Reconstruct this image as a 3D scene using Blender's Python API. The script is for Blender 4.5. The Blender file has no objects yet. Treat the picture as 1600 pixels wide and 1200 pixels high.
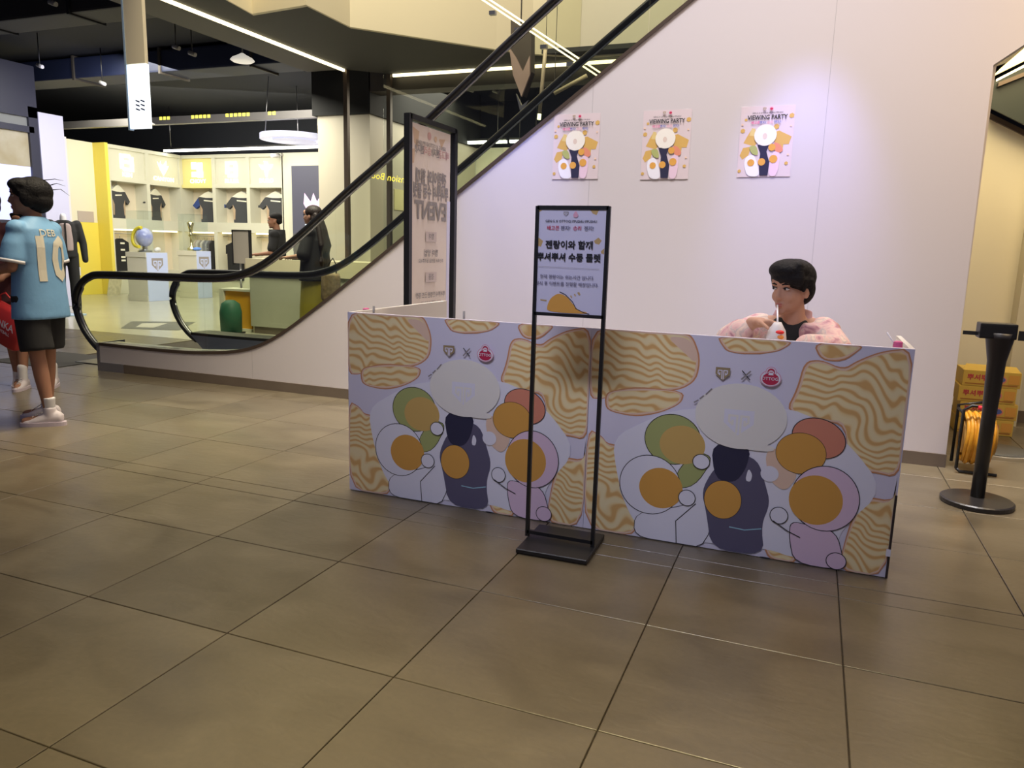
import bpy, bmesh, math, random
from math import sin, cos, pi, radians as R
from mathutils import Vector, Matrix, Euler
from mathutils.bvhtree import BVHTree

random.seed(7)
S = bpy.context.scene
COL = S.collection

# ------------------------------------------------------------------ camera
CAMH, FPX, YAW, PITCH, ROLL = 1.3, 1177.0, -0.3737, 0.178, 0.0277
_f = Vector((sin(YAW)*cos(PITCH), cos(YAW)*cos(PITCH), -sin(PITCH)))
_r = Vector((cos(YAW), -sin(YAW), 0)); _u = _r.cross(_f)
CR = _r*cos(ROLL)+_u*sin(ROLL); CU = -_r*sin(ROLL)+_u*cos(ROLL)
cam = bpy.data.cameras.new('camera'); cam.sensor_width = 36; cam.lens = FPX/1600*36
cam.clip_start = .05; cam.clip_end = 200
camo = bpy.data.objects.new('camera', cam); COL.objects.link(camo)
camo.matrix_world = Matrix(((CR.x, CU.x, -_f.x, 0), (CR.y, CU.y, -_f.y, 0), (CR.z, CU.z, -_f.z, CAMH), (0, 0, 0, 1)))
S.camera = camo

# ------------------------------------------------------------------ world, exposure, large lights
W = bpy.data.worlds.new('world'); S.world = W; W.use_nodes = True
W.node_tree.nodes['Background'].inputs[0].default_value = (.68, .68, 1, 1)
W.node_tree.nodes['Background'].inputs[1].default_value = .13
S.view_settings.view_transform = 'Standard'; S.view_settings.look = 'None'
S.view_settings.gamma = 1; S.view_settings.exposure = 0.0; S.view_settings.use_curve_mapping = False

def area(name, loc, target, size, power, col, sy=None, spread=None):
    l = bpy.data.lights.new(name, 'AREA'); l.energy = power; l.color = col; l.size = size
    if sy: l.shape = 'RECTANGLE'; l.size_y = sy
    if spread: l.spread = R(spread)
    o = bpy.data.objects.new(name, l); COL.objects.link(o); o.location = loc
    d = Vector(target)-Vector(loc); o.rotation_euler = d.to_track_quat('-Z', 'Y').to_euler()
    return o
def spot(name, loc, target, ang, power, col, blend=.8, rad=.15):
    l = bpy.data.lights.new(name, 'SPOT'); l.energy = power; l.color = col; l.spot_size = R(ang)
    l.spot_blend = blend; l.shadow_soft_size = rad
    o = bpy.data.objects.new(name, l); COL.objects.link(o); o.location = loc
    d = Vector(target)-Vector(loc); o.rotation_euler = d.to_track_quat('-Z', 'Y').to_euler()
    return o
area('hall_light', (-1.0, 4.72, 3.9), (-1.0, 4.72, 0), 4.0, 16, (1, .74, .56), .6, 110)
area('void_light', (-1.4, 4.15, 8.0), (-1.3, 5.32, 1.6), 4.5, 92, (.97, .94, .96), .8, 34)
area('floor_light', (-.5, -.2, 4.0), (-.5, .8, 0), 2.4, 30, (1, .84, .45), .8, 52)
area('left_floor_fill', (-3.9, 3.9, 3.8), (-3.9, 3.9, 0), 1.6, 50, (1, .86, .60), 1.2, 90)  # added lamp, stands in for shop lights mirrored on the left floor
area('right_light', (2.0, 4.0, 3.2), (1.1, 4.9, .3), 1.2, 46, (1, .72, .38), 1.4)
area('front_fill', (-1.3, .9, 3.9), (-1.0, 3.3, 1.0), 2.4, 8, (.80, .80, 1), .5, 50)  # added cool fill to brighten the booth front
area('alley_light', (1.25, 6.2, 3.0), (1.35, 7.2, 1.3), .8, 24, (1, .78, .42))
spot('wash_light', (-2.2, 4.5, 3.3), (-2.12, 5.35, 1.72), 40, 110, (.30, .36, 1.0), 1, .1)
spot('wash_light', (-.15, 4.5, 3.3), (-.14, 5.35, 1.72), 40, 130, (.36, .38, 1.0), 1, .1)
area('shop_light', (-12.2, 12.6, 3.9), (-13.3, 14.6, 1.5), 4.5, 185, (1, .95, .78), 2.0)
area('shop_light', (-9.6, 9.8, 3.8), (-10.6, 11.0, 0), 3.5, 290, (1, .95, .80), 2.5)
area('counter_fill', (-6.0, 7.6, 3.7), (-6.2, 8.8, .8), 1.5, 60, (1, .95, .78), 1.0, 120)  # added fill to brighten the counter, no visible source
area('shop_light', (-6.0, 12.9, 3.8), (-6.9, 13.0, 1.5), 2.0, 90, (1, .93, .74), 2.5)
area('shop_side_light', (-11.0, 9.3, 3.7), (-13.0, 10.0, 1.8), 1.0, 20, (.62, .66, 1), .8)
area('upper_floor_light', (-3.0, 5.2, 7.8), (-4.0, 9.6, 4.6), 3.0, 430, (1, .90, .68), 2.0)

# ------------------------------------------------------------------ pixel ray -> point on a plane at its real depth
def ray(x, y): return _f*FPX + CR*(x-800) + CU*(600-y)
def atY(x, y, Y): v = ray(x, y); t = Y/v.y; return Vector((v.x*t, Y, CAMH+v.z*t))
def atZ(x, y, Z): v = ray(x, y); t = (Z-CAMH)/v.z; return Vector((v.x*t, v.y*t, Z))
def atX(x, y, X): v = ray(x, y); t = X/v.x; return Vector((X, v.y*t, CAMH+v.z*t))

# ------------------------------------------------------------------ materials
MATS = {}
def mat(name, col=(.8, .8, .8), rough=.5, metal=0, emit=None, es=1, noise=0, nscale=20, bump=0, spec=None, coat=0, dark=None):
    if name in MATS: return MATS[name]
    m = bpy.data.materials.new(name); m.use_nodes = True; n = m.node_tree.nodes; l = m.node_tree.links
    b = n['Principled BSDF']; b.inputs['Base Color'].default_value = (*col, 1)
    b.inputs['Roughness'].default_value = rough; b.inputs['Metallic'].default_value = metal
    if spec is not None: b.inputs['Specular IOR Level'].default_value = spec
    if coat: b.inputs['Coat Weight'].default_value = coat
    if emit: b.inputs['Emission Color'].default_value = (*emit, 1); b.inputs['Emission Strength'].default_value = es
    if noise or bump:
        tc = n.new('ShaderNodeTexCoord'); t = n.new('ShaderNodeTexNoise'); t.inputs['Scale'].default_value = nscale
        t.inputs['Detail'].default_value = 6; l.new(tc.outputs['Object'], t.inputs['Vector'])
        if noise:
            mx = n.new('ShaderNodeMix'); mx.data_type = 'RGBA'
            mx.inputs['A'].default_value = (*(dark or tuple(c*(1-noise) for c in col)), 1)
            mx.inputs['B'].default_value = (*tuple(min(1, c*(1+noise*.5)) for c in col), 1)
            l.new(t.outputs['Fac'], mx.inputs['Factor']); l.new(mx.outputs['Result'], b.inputs['Base Color'])
        if bump:
            bp = n.new('ShaderNodeBump'); bp.inputs['Strength'].default_value = bump; bp.inputs['Distance'].default_value = .01
            l.new(t.outputs['Fac'], bp.inputs['Height']); l.new(bp.outputs['Normal'], b.inputs['Normal'])
    MATS[name] = m; return m
def glassmat(name, tint=(.9, .95, .9), fac=.0):
    if name in MATS: return MATS[name]
    m = bpy.data.materials.new(name); m.use_nodes = True; n = m.node_tree.nodes; l = m.node_tree.links
    n.clear(); o = n.new('ShaderNodeOutputMaterial'); mx = n.new('ShaderNodeMixShader')
    t = n.new('ShaderNodeBsdfTransparent'); t.inputs[0].default_value = (*tint, 1)
    g = n.new('ShaderNodeBsdfGlossy'); g.inputs['Roughness'].default_value = .02
    f = n.new('ShaderNodeLayerWeight'); f.inputs['Blend'].default_value = .5
    p = n.new('ShaderNodeMath'); p.operation = 'POWER'; p.inputs[1].default_value = 4.0; l.new(f.outputs['Facing'], p.inputs[0])
    q = n.new('ShaderNodeMath'); q.operation = 'MULTIPLY_ADD'; q.inputs[1].default_value = .5; q.inputs[2].default_value = .025; l.new(p.outputs[0], q.inputs[0])
    l.new(q.outputs[0], mx.inputs[0]); l.new(t.outputs[0], mx.inputs[1]); l.new(g.outputs[0], mx.inputs[2]); l.new(mx.outputs[0], o.inputs[0])
    MATS[name] = m; return m
def tilemat():
    m = bpy.data.materials.new('stone_tile'); m.use_nodes = True; n = m.node_tree.nodes; l = m.node_tree.links
    b = n['Principled BSDF']; g = n.new('ShaderNodeNewGeometry'); oi = n.new('ShaderNodeObjectInfo')
    def noise(sc, det, dis=0, scl=(1, 1, 1)):
        mp = n.new('ShaderNodeMapping'); mp.inputs['Scale'].default_value = scl; l.new(g.outputs['Position'], mp.inputs['Vector'])
        t = n.new('ShaderNodeTexNoise'); t.inputs['Scale'].default_value = sc; t.inputs['Detail'].default_value = det
        t.inputs['Distortion'].default_value = dis; l.new(mp.outputs[0], t.inputs['Vector']); return t
    a = noise(2.2, 5, 1.0, (1, 1.6, 1)); c = noise(45, 3)
    cr = n.new('ShaderNodeValToRGB'); cr.color_ramp.elements[0].position = .3; cr.color_ramp.elements[1].position = .72
    cr.color_ramp.elements[0].color = (.125, .100, .062, 1); cr.color_ramp.elements[1].color = (.19, .155, .10, 1)
    l.new(a.outputs['Fac'], cr.inputs[0])
    hs = n.new('ShaderNodeHueSaturation'); l.new(cr.outputs[0], hs.inputs['Color'])
    mr = n.new('ShaderNodeMapRange'); mr.inputs['To Min'].default_value = .86; mr.inputs['To Max'].default_value = 1.12
    l.new(oi.outputs['Random'], mr.inputs['Value']); l.new(mr.outputs[0], hs.inputs['Value'])
    mx = n.new('ShaderNodeMix'); mx.data_type = 'RGBA'; mx.blend_type = 'MULTIPLY'; mx.inputs['Factor'].default_value = .25
    l.new(hs.outputs[0], mx.inputs['A']); l.new(c.outputs['Fac'], mx.inputs['B']); l.new(mx.outputs['Result'], b.inputs['Base Color'])
    rr = n.new('ShaderNodeMapRange'); b.inputs['Specular IOR Level'].default_value = .85; rr.inputs['To Min'].default_value = .24; rr.inputs['To Max'].default_value = .40
    l.new(a.outputs['Fac'], rr.inputs['Value']); l.new(rr.outputs[0], b.inputs['Roughness'])
    bp = n.new('ShaderNodeBump'); bp.inputs['Strength'].default_value = .35; bp.inputs['Distance'].default_value = .004
    a2 = noise(9, 5, .6, (1, 2.2, 1)); l.new(a2.outputs['Fac'], bp.inputs['Height']); l.new(bp.outputs['Normal'], b.inputs['Normal'])
    MATS['tile'] = m; return m
def noodlemat():
    m = bpy.data.materials.new('noodle_print'); m.use_nodes = True; n = m.node_tree.nodes; l = m.node_tree.links
    b = n['Principled BSDF']; tc = n.new('ShaderNodeTexCoord'); b.inputs['Roughness'].default_value = .45
    def noise(sc):
        t = n.new('ShaderNodeTexNoise'); t.inputs['Scale'].default_value = sc; t.inputs['Detail'].default_value = 1; l.new(tc.outputs['Object'], t.inputs['Vector']); return t.outputs['Fac']
    def mth(op, a, b_=None, c=None):
        q = n.new('ShaderNodeMath'); q.operation = op
        for k_, v_ in enumerate((a, b_, c)):
            if v_ is None: continue
            if isinstance(v_, (int, float)): q.inputs[k_].default_value = v_
            else: l.new(v_, q.inputs[k_])
        return q.outputs[0]
    sx = n.new('ShaderNodeSeparateXYZ'); l.new(tc.outputs['Object'], sx.inputs[0])
    wob = mth('SINE', mth('MULTIPLY_ADD', sx.outputs['X'], 52, mth('MULTIPLY', noise(5), 14)))
    v = mth('MULTIPLY_ADD', wob, .009, mth('MULTIPLY_ADD', noise(3.2), .34, mth('MULTIPLY_ADD', sx.outputs['X'], .25, sx.outputs['Z'])))
    sn = mth('MULTIPLY_ADD', mth('SINE', mth('MULTIPLY', v, 165)), .5, .5)
    cr = n.new('ShaderNodeValToRGB'); e = cr.color_ramp.elements
    e[0].position = .08; e[0].color = (.78, .47, .17, 1); e[1].position = .85; e[1].color = (.95, .80, .46, 1)
    k = cr.color_ramp.elements.new(.38); k.color = (.91, .70, .34, 1)
    l.new(sn, cr.inputs[0]); l.new(cr.outputs[0], b.inputs['Base Color'])
    MATS['noodle'] = m; return m
WHITE = mat('white_paint', (.68, .66, .69), .55)
MAUVE = mat('wall_panel_paint', (.62, .58, .60), .45, bump=.03, nscale=3)
CREAM = mat('cream_paint', (.74, .70, .56), .5)
CREAM2 = mat('cream_fascia', (.74, .66, .46), .5)
YEL = mat('yellow_paint', (.80, .66, .10), .5)
BLACK = mat('black_metal', (.012, .012, .014), .4)
DARK = mat('dark_ceiling', (.006, .0075, .014), .8)
SOFF = mat('soffit_paint', (.03, .03, .03), .7)
BROWN = mat('brown_bulkhead', (.05, .043, .037), .6)
SKIRT = mat('brown_stone_skirting', (.16, .125, .095), .35, noise=.2, nscale=6)
STEEL = mat('brushed_steel', (.42, .42, .44), .28, 1)
RUB = mat('handrail_rubber', (.012, .012, .014), .32)
TRIM = mat('dark_bronze_trim', (.09, .065, .05), .4, .4)
GLASS = glassmat('balustrade_glass', (.93, .95, .89))
CLEAR = glassmat('clear_glass', (.96, .98, .98))
LED = mat('led_strip', (1, 1, 1), .5, emit=(1, .98, .88), es=7)
LEDW = mat('led_warm', (1, .9, .6), .5, emit=(1, .85, .5), es=3)
GLOW = mat('lit_sign_white', (1, 1, .9), .5, emit=(1, .95, .62), es=2.6)
TILE = tilemat(); NOOD = noodlemat()
GROUT = mat('grout', (.06, .045, .032), .8)
SKIN = mat('skin', (.50, .28, .19), .5, spec=.3)
SKIN2 = mat('skin_tanned', (.34, .17, .11), .5, spec=.3)
HAIR = mat('black_hair', (.006, .005, .006), .7, bump=.6, nscale=70, spec=.25)

# ------------------------------------------------------------------ object helpers
def tag(o, label=None, cat=None, group=None, kind=None):
    if label: o['label'] = label
    if cat: o['category'] = cat
    if group: o['group'] = group
    if kind: o['kind'] = kind
    return o
def thing(name, label, cat, loc=(0, 0, 0), group=None):
    o = bpy.data.objects.new(name, None); o.empty_display_size = .1; COL.objects.link(o); o.location = loc
    return tag(o, label, cat, group)
def wloc(p):
    v = Vector((0, 0, 0))
    while p is not None: v = v+p.location; p = p.parent
    return v
def obj(name, bm, m, parent=None, label=None, smooth=False, origin=None):
    """link one mesh; vertices are given in world coordinates, stored relative to the parent or its own origin"""
    me = bm if isinstance(bm, bpy.types.Mesh) else bpy.data.meshes.new(name)
    if not isinstance(bm, bpy.types.Mesh):
        bmesh.ops.recalc_face_normals(bm, faces=bm.faces); bm.to_mesh(me); bm.free()
    if not len(me.materials):
        for x in (m if isinstance(m, (list, tuple)) else [m]): me.materials.append(x)
    if smooth:
        for p in me.polygons: p.use_smooth = True
    o = bpy.data.objects.new(name, me); COL.objects.link(o)
    base = wloc(parent) if parent else Vector((0, 0, 0))
    if origin is None:
        if parent is None or True:
            n = max(1, len(me.vertices)); c = Vector((0, 0, 0))
            for v in me.vertices: c += v.co
            origin = c/n
    origin = Vector(origin)
    me.transform(Matrix.Translation(-origin)); o.location = origin-base
    if parent: o.parent = parent
    if label: o['label'] = label
    return o
def top(name, bm, m, label, cat, group=None, smooth=False):
    return tag(obj(name, bm, m, smooth=smooth), label, cat, group)
def struct(name, bm, m, smooth=False): return tag(obj(name, bm, m, smooth=smooth), kind='structure')
def B(): return bmesh.new()
def box(bm, x0, x1, y0, y1, z0, z1, bev=0, mi=0):
    r = bmesh.ops.create_cube(bm, size=1)
    vs = r['verts']
    for v in vs:
        v.co = Vector(((x0+x1)/2+v.co.x*(x1-x0), (y0+y1)/2+v.co.y*(y1-y0), (z0+z1)/2+v.co.z*(z1-z0)))
    fs = set(f for v in vs for f in v.link_faces)
    for f in fs: f.material_index = mi
    if bev:
        es = list(set(e for v in vs for e in v.link_edges))
        bmesh.ops.bevel(bm, geom=es, offset=bev, segments=2, affect='EDGES', profile=.7)
    return bm
def bx(*a, bev=0): return box(B(), *a, bev=bev)
def obox(bm, c, ax, ay, az, mi=0):
    """box from centre and three half-axis vectors"""
    c = Vector(c); ax, ay, az = Vector(ax), Vector(ay), Vector(az)
    vs = [bm.verts.new(c+ax*i+ay*j+az*k) for i in (-1, 1) for j in (-1, 1) for k in (-1, 1)]
    for q in ((0, 1, 3, 2), (4, 6, 7, 5), (0, 4, 5, 1), (2, 3, 7, 6), (0, 2, 6, 4), (1, 5, 7, 3)):
        f = bm.faces.new([vs[i] for i in q]); f.material_index = mi
    return bm
def tube(bm, pts, r, n=10, ry=None, closed=False, up=Vector((0, 0, 1)), cap=True, mi=0):
    pts = [Vector(p) for p in pts]; rings = []; N = len(pts)
    for i, p in enumerate(pts):
        a = pts[(i-1) % N] if (closed or i > 0) else p; b = pts[(i+1) % N] if (closed or i < N-1) else p
        t = (b-a).normalized(); s = t.cross(up)
        if s.length < 1e-3: s = t.cross(Vector((0, 1, 0)))
        s.normalize(); q = s.cross(t).normalized()
        rr = r[i] if isinstance(r, (list, tuple)) else r; r2 = ry if ry else rr
        if ry and isinstance(r, (list, tuple)): r2 = ry*rr
        rings.append([bm.verts.new(p+s*(rr*cos(2*pi*k/n))+q*(r2*sin(2*pi*k/n))) for k in range(n)])
    M = N if closed else N-1
    for i in range(M):
        A, C = rings[i], rings[(i+1) % N]
        for k in range(n):
            f = bm.faces.new((A[k], A[(k+1) % n], C[(k+1) % n], C[k])); f.material_index = mi; f.smooth = True
    if cap and not closed:
        bm.faces.new(rings[0][::-1]).material_index = mi; bm.faces.new(rings[-1]).material_index = mi
    return bm
def lathe(bm, c, prof, n=24, mi=0):
    c = Vector(c); rings = []
    for r, z in prof: rings.append([bm.verts.new(c+Vector((max(r, 1e-4)*cos(2*pi*k/n), max(r, 1e-4)*sin(2*pi*k/n), z))) for k in range(n)])
    for A, C in zip(rings, rings[1:]):
        for k in range(n):
            f = bm.faces.new((A[k], A[(k+1) % n], C[(k+1) % n], C[k])); f.material_index = mi; f.smooth = len(prof) > 6
    bm.faces.new(rings[0][::-1]); bm.faces.new(rings[-1]); return bm
def prism(bm, pts, ext, mi=0):
    """polygon of 3-D points extruded by vector ext"""
    pts = [Vector(p) for p in pts]; ext = Vector(ext)
    a = [bm.verts.new(p) for p in pts]; b = [bm.verts.new(p+ext) for p in pts]; n = len(pts)
    f1 = bm.faces.new(a); f2 = bm.faces.new(b[::-1])
    fs = [f1, f2]+[bm.faces.new((a[i], b[i], b[(i+1) % n], a[(i+1) % n])) for i in range(n)]
    for f in fs: f.material_index = mi; f.normal_update()
    bmesh.ops.triangulate(bm, faces=[f1, f2]); return bm
def ell(bm, c, r, rot=None, n=12, mi=0):
    M = Euler(rot).to_matrix() if rot else Matrix.Identity(3); c = Vector(c); r = r if hasattr(r, '__len__') else (r, r, r); m = n*2
    P = lambda th, ph: c+M @ Vector((r[0]*sin(th)*cos(ph), r[1]*sin(th)*sin(ph), r[2]*cos(th)))
    rows_ = [[bm.verts.new(P(pi*i/n, 2*pi*k/m)) for k in range(m)] for i in range(1, n)]; t, d = bm.verts.new(P(0, 0)), bm.verts.new(P(pi, 0))
    fs = [bm.faces.new((t, rows_[0][k], rows_[0][(k+1) % m])) for k in range(m)]+[bm.faces.new((d, rows_[-1][(k+1) % m], rows_[-1][k])) for k in range(m)]
    for A, C in zip(rows_, rows_[1:]): fs += [bm.faces.new((A[k], C[k], C[(k+1) % m], A[(k+1) % m])) for k in range(m)]
    for f in fs: f.smooth = True; f.material_index = mi
    return bm
def cap(bm, a, b, ra, rb, flat=1.0):
    """tapered capsule"""
    a, b = Vector(a), Vector(b); v = b-a; L = v.length; t = v.normalized() if L > 1e-6 else Vector((0, 0, 1))
    pts, rr = [], []
    for i in range(1, 5): q = pi/2*i/4; pts.append(a-t*ra*cos(q)); rr.append(ra*sin(q))
    n = max(1, int(L/max(.02, min(ra, rb))))
    for i in range(1, n): pts.append(a+v*i/n); rr.append(ra+(rb-ra)*i/n)
    for i in range(4, 0, -1): q = pi/2*i/4; pts.append(b+t*rb*cos(q)); rr.append(rb*sin(q))
    s_ = t.orthogonal().normalized(); u_ = t.cross(s_); rings = []
    for p, r in zip(pts, rr): rings.append([bm.verts.new(p+s_*(r*cos(2*pi*k/14))+u_*(r*sin(2*pi*k/14))) for k in range(14)])
    for A, C in zip(rings, rings[1:]):
        for k in range(14): bm.faces.new((A[k], A[(k+1) % 14], C[(k+1) % 14], C[k]))
    bm.faces.new(rings[0][::-1]); bm.faces.new(rings[-1]); return bm
def spline(pts, n=4):
    pts = [Vector(p) for p in pts]; out = []
    for i in range(len(pts)-1):
        p0, p1, p2, p3 = pts[max(0, i-1)], pts[i], pts[i+1], pts[min(len(pts)-1, i+2)]
        for k in range(n):
            t = k/n; out.append(.5*((2*p1)+(p2-p0)*t+(2*p0-5*p1+4*p2-p3)*t*t+(3*p1-p0-3*p2+p3)*t**3))
    return out+[pts[-1]]
def loft(bm, rings, n=28, pw=2.3):
    """rings: (centre, half width x, half depth y[, yaw[, tilt about x]]) super-ellipse sections"""
    R0 = []
    for rg in rings:
        c, wx, wy = Vector(rg[0]), rg[1], rg[2]; yw = rg[3] if len(rg) > 3 else 0; tl = rg[4] if len(rg) > 4 else 0
        M = Matrix.Rotation(yw, 3, 'Z') @ Matrix.Rotation(tl, 3, 'X'); q = []
        for k in range(n):
            a = 2*pi*k/n; ca, sa = cos(a), sin(a)
            q.append(bm.verts.new(c+M @ Vector((wx*abs(ca)**(2/pw)*(1 if ca > 0 else -1), wy*abs(sa)**(2/pw)*(1 if sa > 0 else -1), 0))))
        R0.append(q)
    for A, C in zip(R0, R0[1:]):
        for k in range(n): bm.faces.new((A[k], A[(k+1) % n], C[(k+1) % n], C[k]))
    bm.faces.new(R0[0][::-1]); bm.faces.new(R0[-1]); return bm
TMPS = bpy.data.scenes.new('scratch')
def evaluated_mesh(o):
    TMPS.collection.objects.link(o); vl = TMPS.view_layers[0]; vl.update()
    me = bpy.data.meshes.new_from_object(o.evaluated_get(vl.depsgraph)); bpy.data.objects.remove(o); return me
def fuse(bm, voxel=.012, smooth=4, dec=None):
    """fuse overlapping closed shapes into one continuous surface"""
    me = bpy.data.meshes.new('tmp'); bmesh.ops.recalc_face_normals(bm, faces=bm.faces); bm.to_mesh(me); bm.free()
    o = bpy.data.objects.new('tmp', me)
    m = o.modifiers.new('r', 'REMESH'); m.mode = 'VOXEL'; m.voxel_size = voxel; m.use_smooth_shade = True
    if smooth: s = o.modifiers.new('s', 'SMOOTH'); s.factor = .5; s.iterations = smooth
    if dec: d = o.modifiers.new('d', 'DECIMATE'); d.ratio = dec
    res = evaluated_mesh(o); bpy.data.meshes.remove(me)
    for p in res.polygons: p.use_smooth = True
    return res
FONTC = {}
def textgeo(s, size=1.0, bold=0.0, align='CENTER'):
    """flat text -> list of triangles/quads in 2-D"""
    k = (s, bold, align)
    if k not in FONTC:
        c = bpy.data.curves.new('t', 'FONT'); c.body = s; c.size = 1; c.align_x = align; c.align_y = 'CENTER'; c.offset = bold
        c.resolution_u = 2
        o = bpy.data.objects.new('t', c); me = evaluated_mesh(o)
        FONTC[k] = ([tuple(v.co[:2]) for v in me.vertices], [tuple(p.vertices) for p in me.polygons])
        bpy.data.meshes.remove(me)
    V, F = FONTC[k]; return [(x*size, y*size) for x, y in V], F
class Art:
    """flat print: coloured shapes a few tenths of a millimetre proud of a sheet with origin o, axes ux, uz and outward normal nn"""
    def __init__(s, o, ux, uz, nn, step=.00012):
        s.o, s.ux, s.uz, s.nn = Vector(o), Vector(ux), Vector(uz), Vector(nn); s.bm = B(); s.m = []; s.k = 0; s.step = step
    def P(s, u, v, k=None): return s.o+s.ux*u+s.uz*v+s.nn*(s.step*(s.k if k is None else k))
    def mi(s, m):
        if m not in s.m: s.m.append(m)
        return s.m.index(m)
    def poly(s, pts, m, step=True):
        if step: s.k += 1
        f = s.bm.faces.new([s.bm.verts.new(s.P(u, v)) for u, v in pts]); f.material_index = s.mi(m); f.normal_update()
        bmesh.ops.triangulate(s.bm, faces=[f])
    def oval(s, u, v, ru, rv, m, rot=0, n=40, outline=None, ow=.006):
        def E(a, b): return [(u+a*cos(t)*cos(rot)-b*sin(t)*sin(rot), v+a*cos(t)*sin(rot)+b*sin(t)*cos(rot)) for t in [2*pi*i/n for i in range(n)]]
        if outline: s.poly(E(ru+ow, rv+ow), outline)
        s.poly(E(ru, rv), m)
    def line(s, pts, w, m):
        s.k += 1
        for (a, b), (c, d) in zip(pts, pts[1:]):
            s.k += .25
            L = math.hypot(c-a, d-b) or 1; nx, ny = -(d-b)/L*w/2, (c-a)/L*w/2; ex, ey = (c-a)/L*w*.3, (d-b)/L*w*.3
            f = s.bm.faces.new([s.bm.verts.new(s.P(*q)) for q in ((a+nx-ex, b+ny-ey), (a-nx-ex, b-ny-ey), (c-nx+ex, d-ny+ey), (c+nx+ex, d+ny+ey))]); f.material_index = s.mi(m)
    def text(s, t, u, v, size, m, bold=0.0, sx=1, align='CENTER', rot=0):
        s.k += 1; V, F = textgeo(t, size, bold, align)
        vs = [s.bm.verts.new(s.P(u+(x*sx)*cos(rot)-y*sin(rot), v+(x*sx)*sin(rot)+y*cos(rot))) for x, y in V]
        for f in F:
            try: q = s.bm.faces.new([vs[i] for i in f]); q.material_index = s.mi(m)
            except ValueError: pass
    def done(s, name, parent, label=None):
        me = bpy.data.meshes.new(name); s.bm.to_mesh(me); s.bm.free()
        return obj(name, me, s.m, parent, label)
def smoothpoly(pts, it=2):
    for _ in range(it):
        q = []
        for i in range(len(pts)):
            a, b = pts[i], pts[(i+1) % len(pts)]
            q += [(a[0]*.78+b[0]*.22, a[1]*.78+b[1]*.22), (a[0]*.22+b[0]*.78, a[1]*.22+b[1]*.78)]
        pts = q
    return pts
def grow(pts, d):
    cx = sum(p[0] for p in pts)/len(pts); cy = sum(p[1] for p in pts)/len(pts)
    return [(x+(x-cx)/max(.01, math.hypot(x-cx, y-cy))*d, y+(y-cy)/max(.01, math.hypot(x-cx, y-cy))*d) for x, y in pts]

# ================================================================== SETTING
# floor: bed, then tiles laid one by one where they can be told apart
TX0, TS = -2.37, .643
rows = [(-.08, .555), (.555, 1.197), (1.197, 1.84), (1.84, 2.49), (2.49, 3.027), (3.027, 3.155), (3.155, 3.765), (3.765, 4.41), (4.41, 5.053), (5.053, 5.7), (5.7, 6.34), (6.34, 6.98), (6.98, 7.62)]
floor = struct('floor', bx(-26, 4.5, -3, 20, -.25, -.008), GROUT)
TM = {}; ntile = 0
for j, (y0, y1) in enumerate(rows):
    for i in range(-22, 9):
        x0 = TX0+TS*i; cx, cy = x0+TS/2, (y0+y1)/2
        if y0 > 5.3 and -6.9 < cx+.3 and cx < .6: continue
        if y0 > 5.0 and y0 < 5.2 and -6.4 < cx < .8 and False: continue
        d = Vector((cx, cy, -CAMH)); zc = d.dot(_f)
        if zc < .35: continue
        px, py = 800+FPX*d.dot(CR)/zc, 600-FPX*d.dot(CU)/zc
        mar = FPX*1.15/zc
        if px < -mar or px > 1600+mar or py > 1200+mar: continue
        if (y1-y0) not in TM or True:
            k = round(y1-y0, 3)
            if k not in TM:
                b = bx(-TS/2+.0022, TS/2-.0022, -k/2+.0022, k/2-.0022, -.012, 0); me = bpy.data.meshes.new('tile')
                bmesh.ops.bevel(b, geom=[e for e in b.edges if all(v.co.z > -.001 for v in e.verts)], offset=.0015, segments=1, affect='EDGES')
                b.to_mesh(me); b.free(); me.materials.append(TILE); TM[k] = me
        o = bpy.data.objects.new('tile', TM[k]); COL.objects.link(o); o.parent = floor
        o.location = Vector((cx, cy, random.uniform(-.0006, .0004)))-floor.location; ntile += 1
print('tiles', ntile)
SHOPF = mat('shop_floor_tile', (.50, .48, .38), .2, noise=.15, nscale=1.2)
struct('floor', bx(-26, -6.0, 7.64, 19, -.02, -.002), SHOPF)
struct('floor', bx(.9, 4.4, 7.64, 12, -.02, -.002), MATS['tile'])

# escalator-side wall: one long panelled face with its diagonal top
skirt = [(-6.468, .272), (-5.9, .268), (-5.4, .272), (-5.065, .292), (-4.8, .322), (-4.55, .385), (-4.27, .52), (-3.865, .79), (-3.481, 1.062), (-3.033, 1.387), (-2.599, 1.706), (-1.951, 2.18), (-1.553, 2.472), (-.907, 2.945), (-.3, 3.39), (.4, 3.9)]
skirt = [(p.x, p.z) for p in spline([(x, 0, z) for x, z in skirt], 3)]
YW = 5.35
prof = [(-6.468, .0)]+skirt+[(3.2, 5.9), (3.2, 4.25), (1.0, 2.53), (.862, 2.43), (.885, 0)]
wall = struct('wall_back', prism(B(), [(x, YW, z) for x, z in prof], (0, .14, 0)), MAUVE)
# full-height cladding joints
for X in (-4.6, -3.05, -1.55, -.02):
    zt = next((z0+(z1-z0)*(X-x0)/(x1-x0) for (x0, z0), (x1, z1) in zip(skirt, skirt[1:]) if x0 <= X <= x1), 3.5)
    obj('panel_joint', bx(X-.0015, X+.0015, YW-.0006, YW+.002, .08, zt-.01), mat('joint', (.42, .40, .42), .7), wall)
struct('baseboard_back', bx(-6.15, .888, YW-.014, YW, 0, .085), SKIRT)
struct('baseboard_back', bx(-6.475, -6.15, YW-.012, YW, 0, .085), STEEL)
struct('trim_1', bx(-6.50, -6.468, YW-.01, YW+.3, 0, .28), STEEL)
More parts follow.
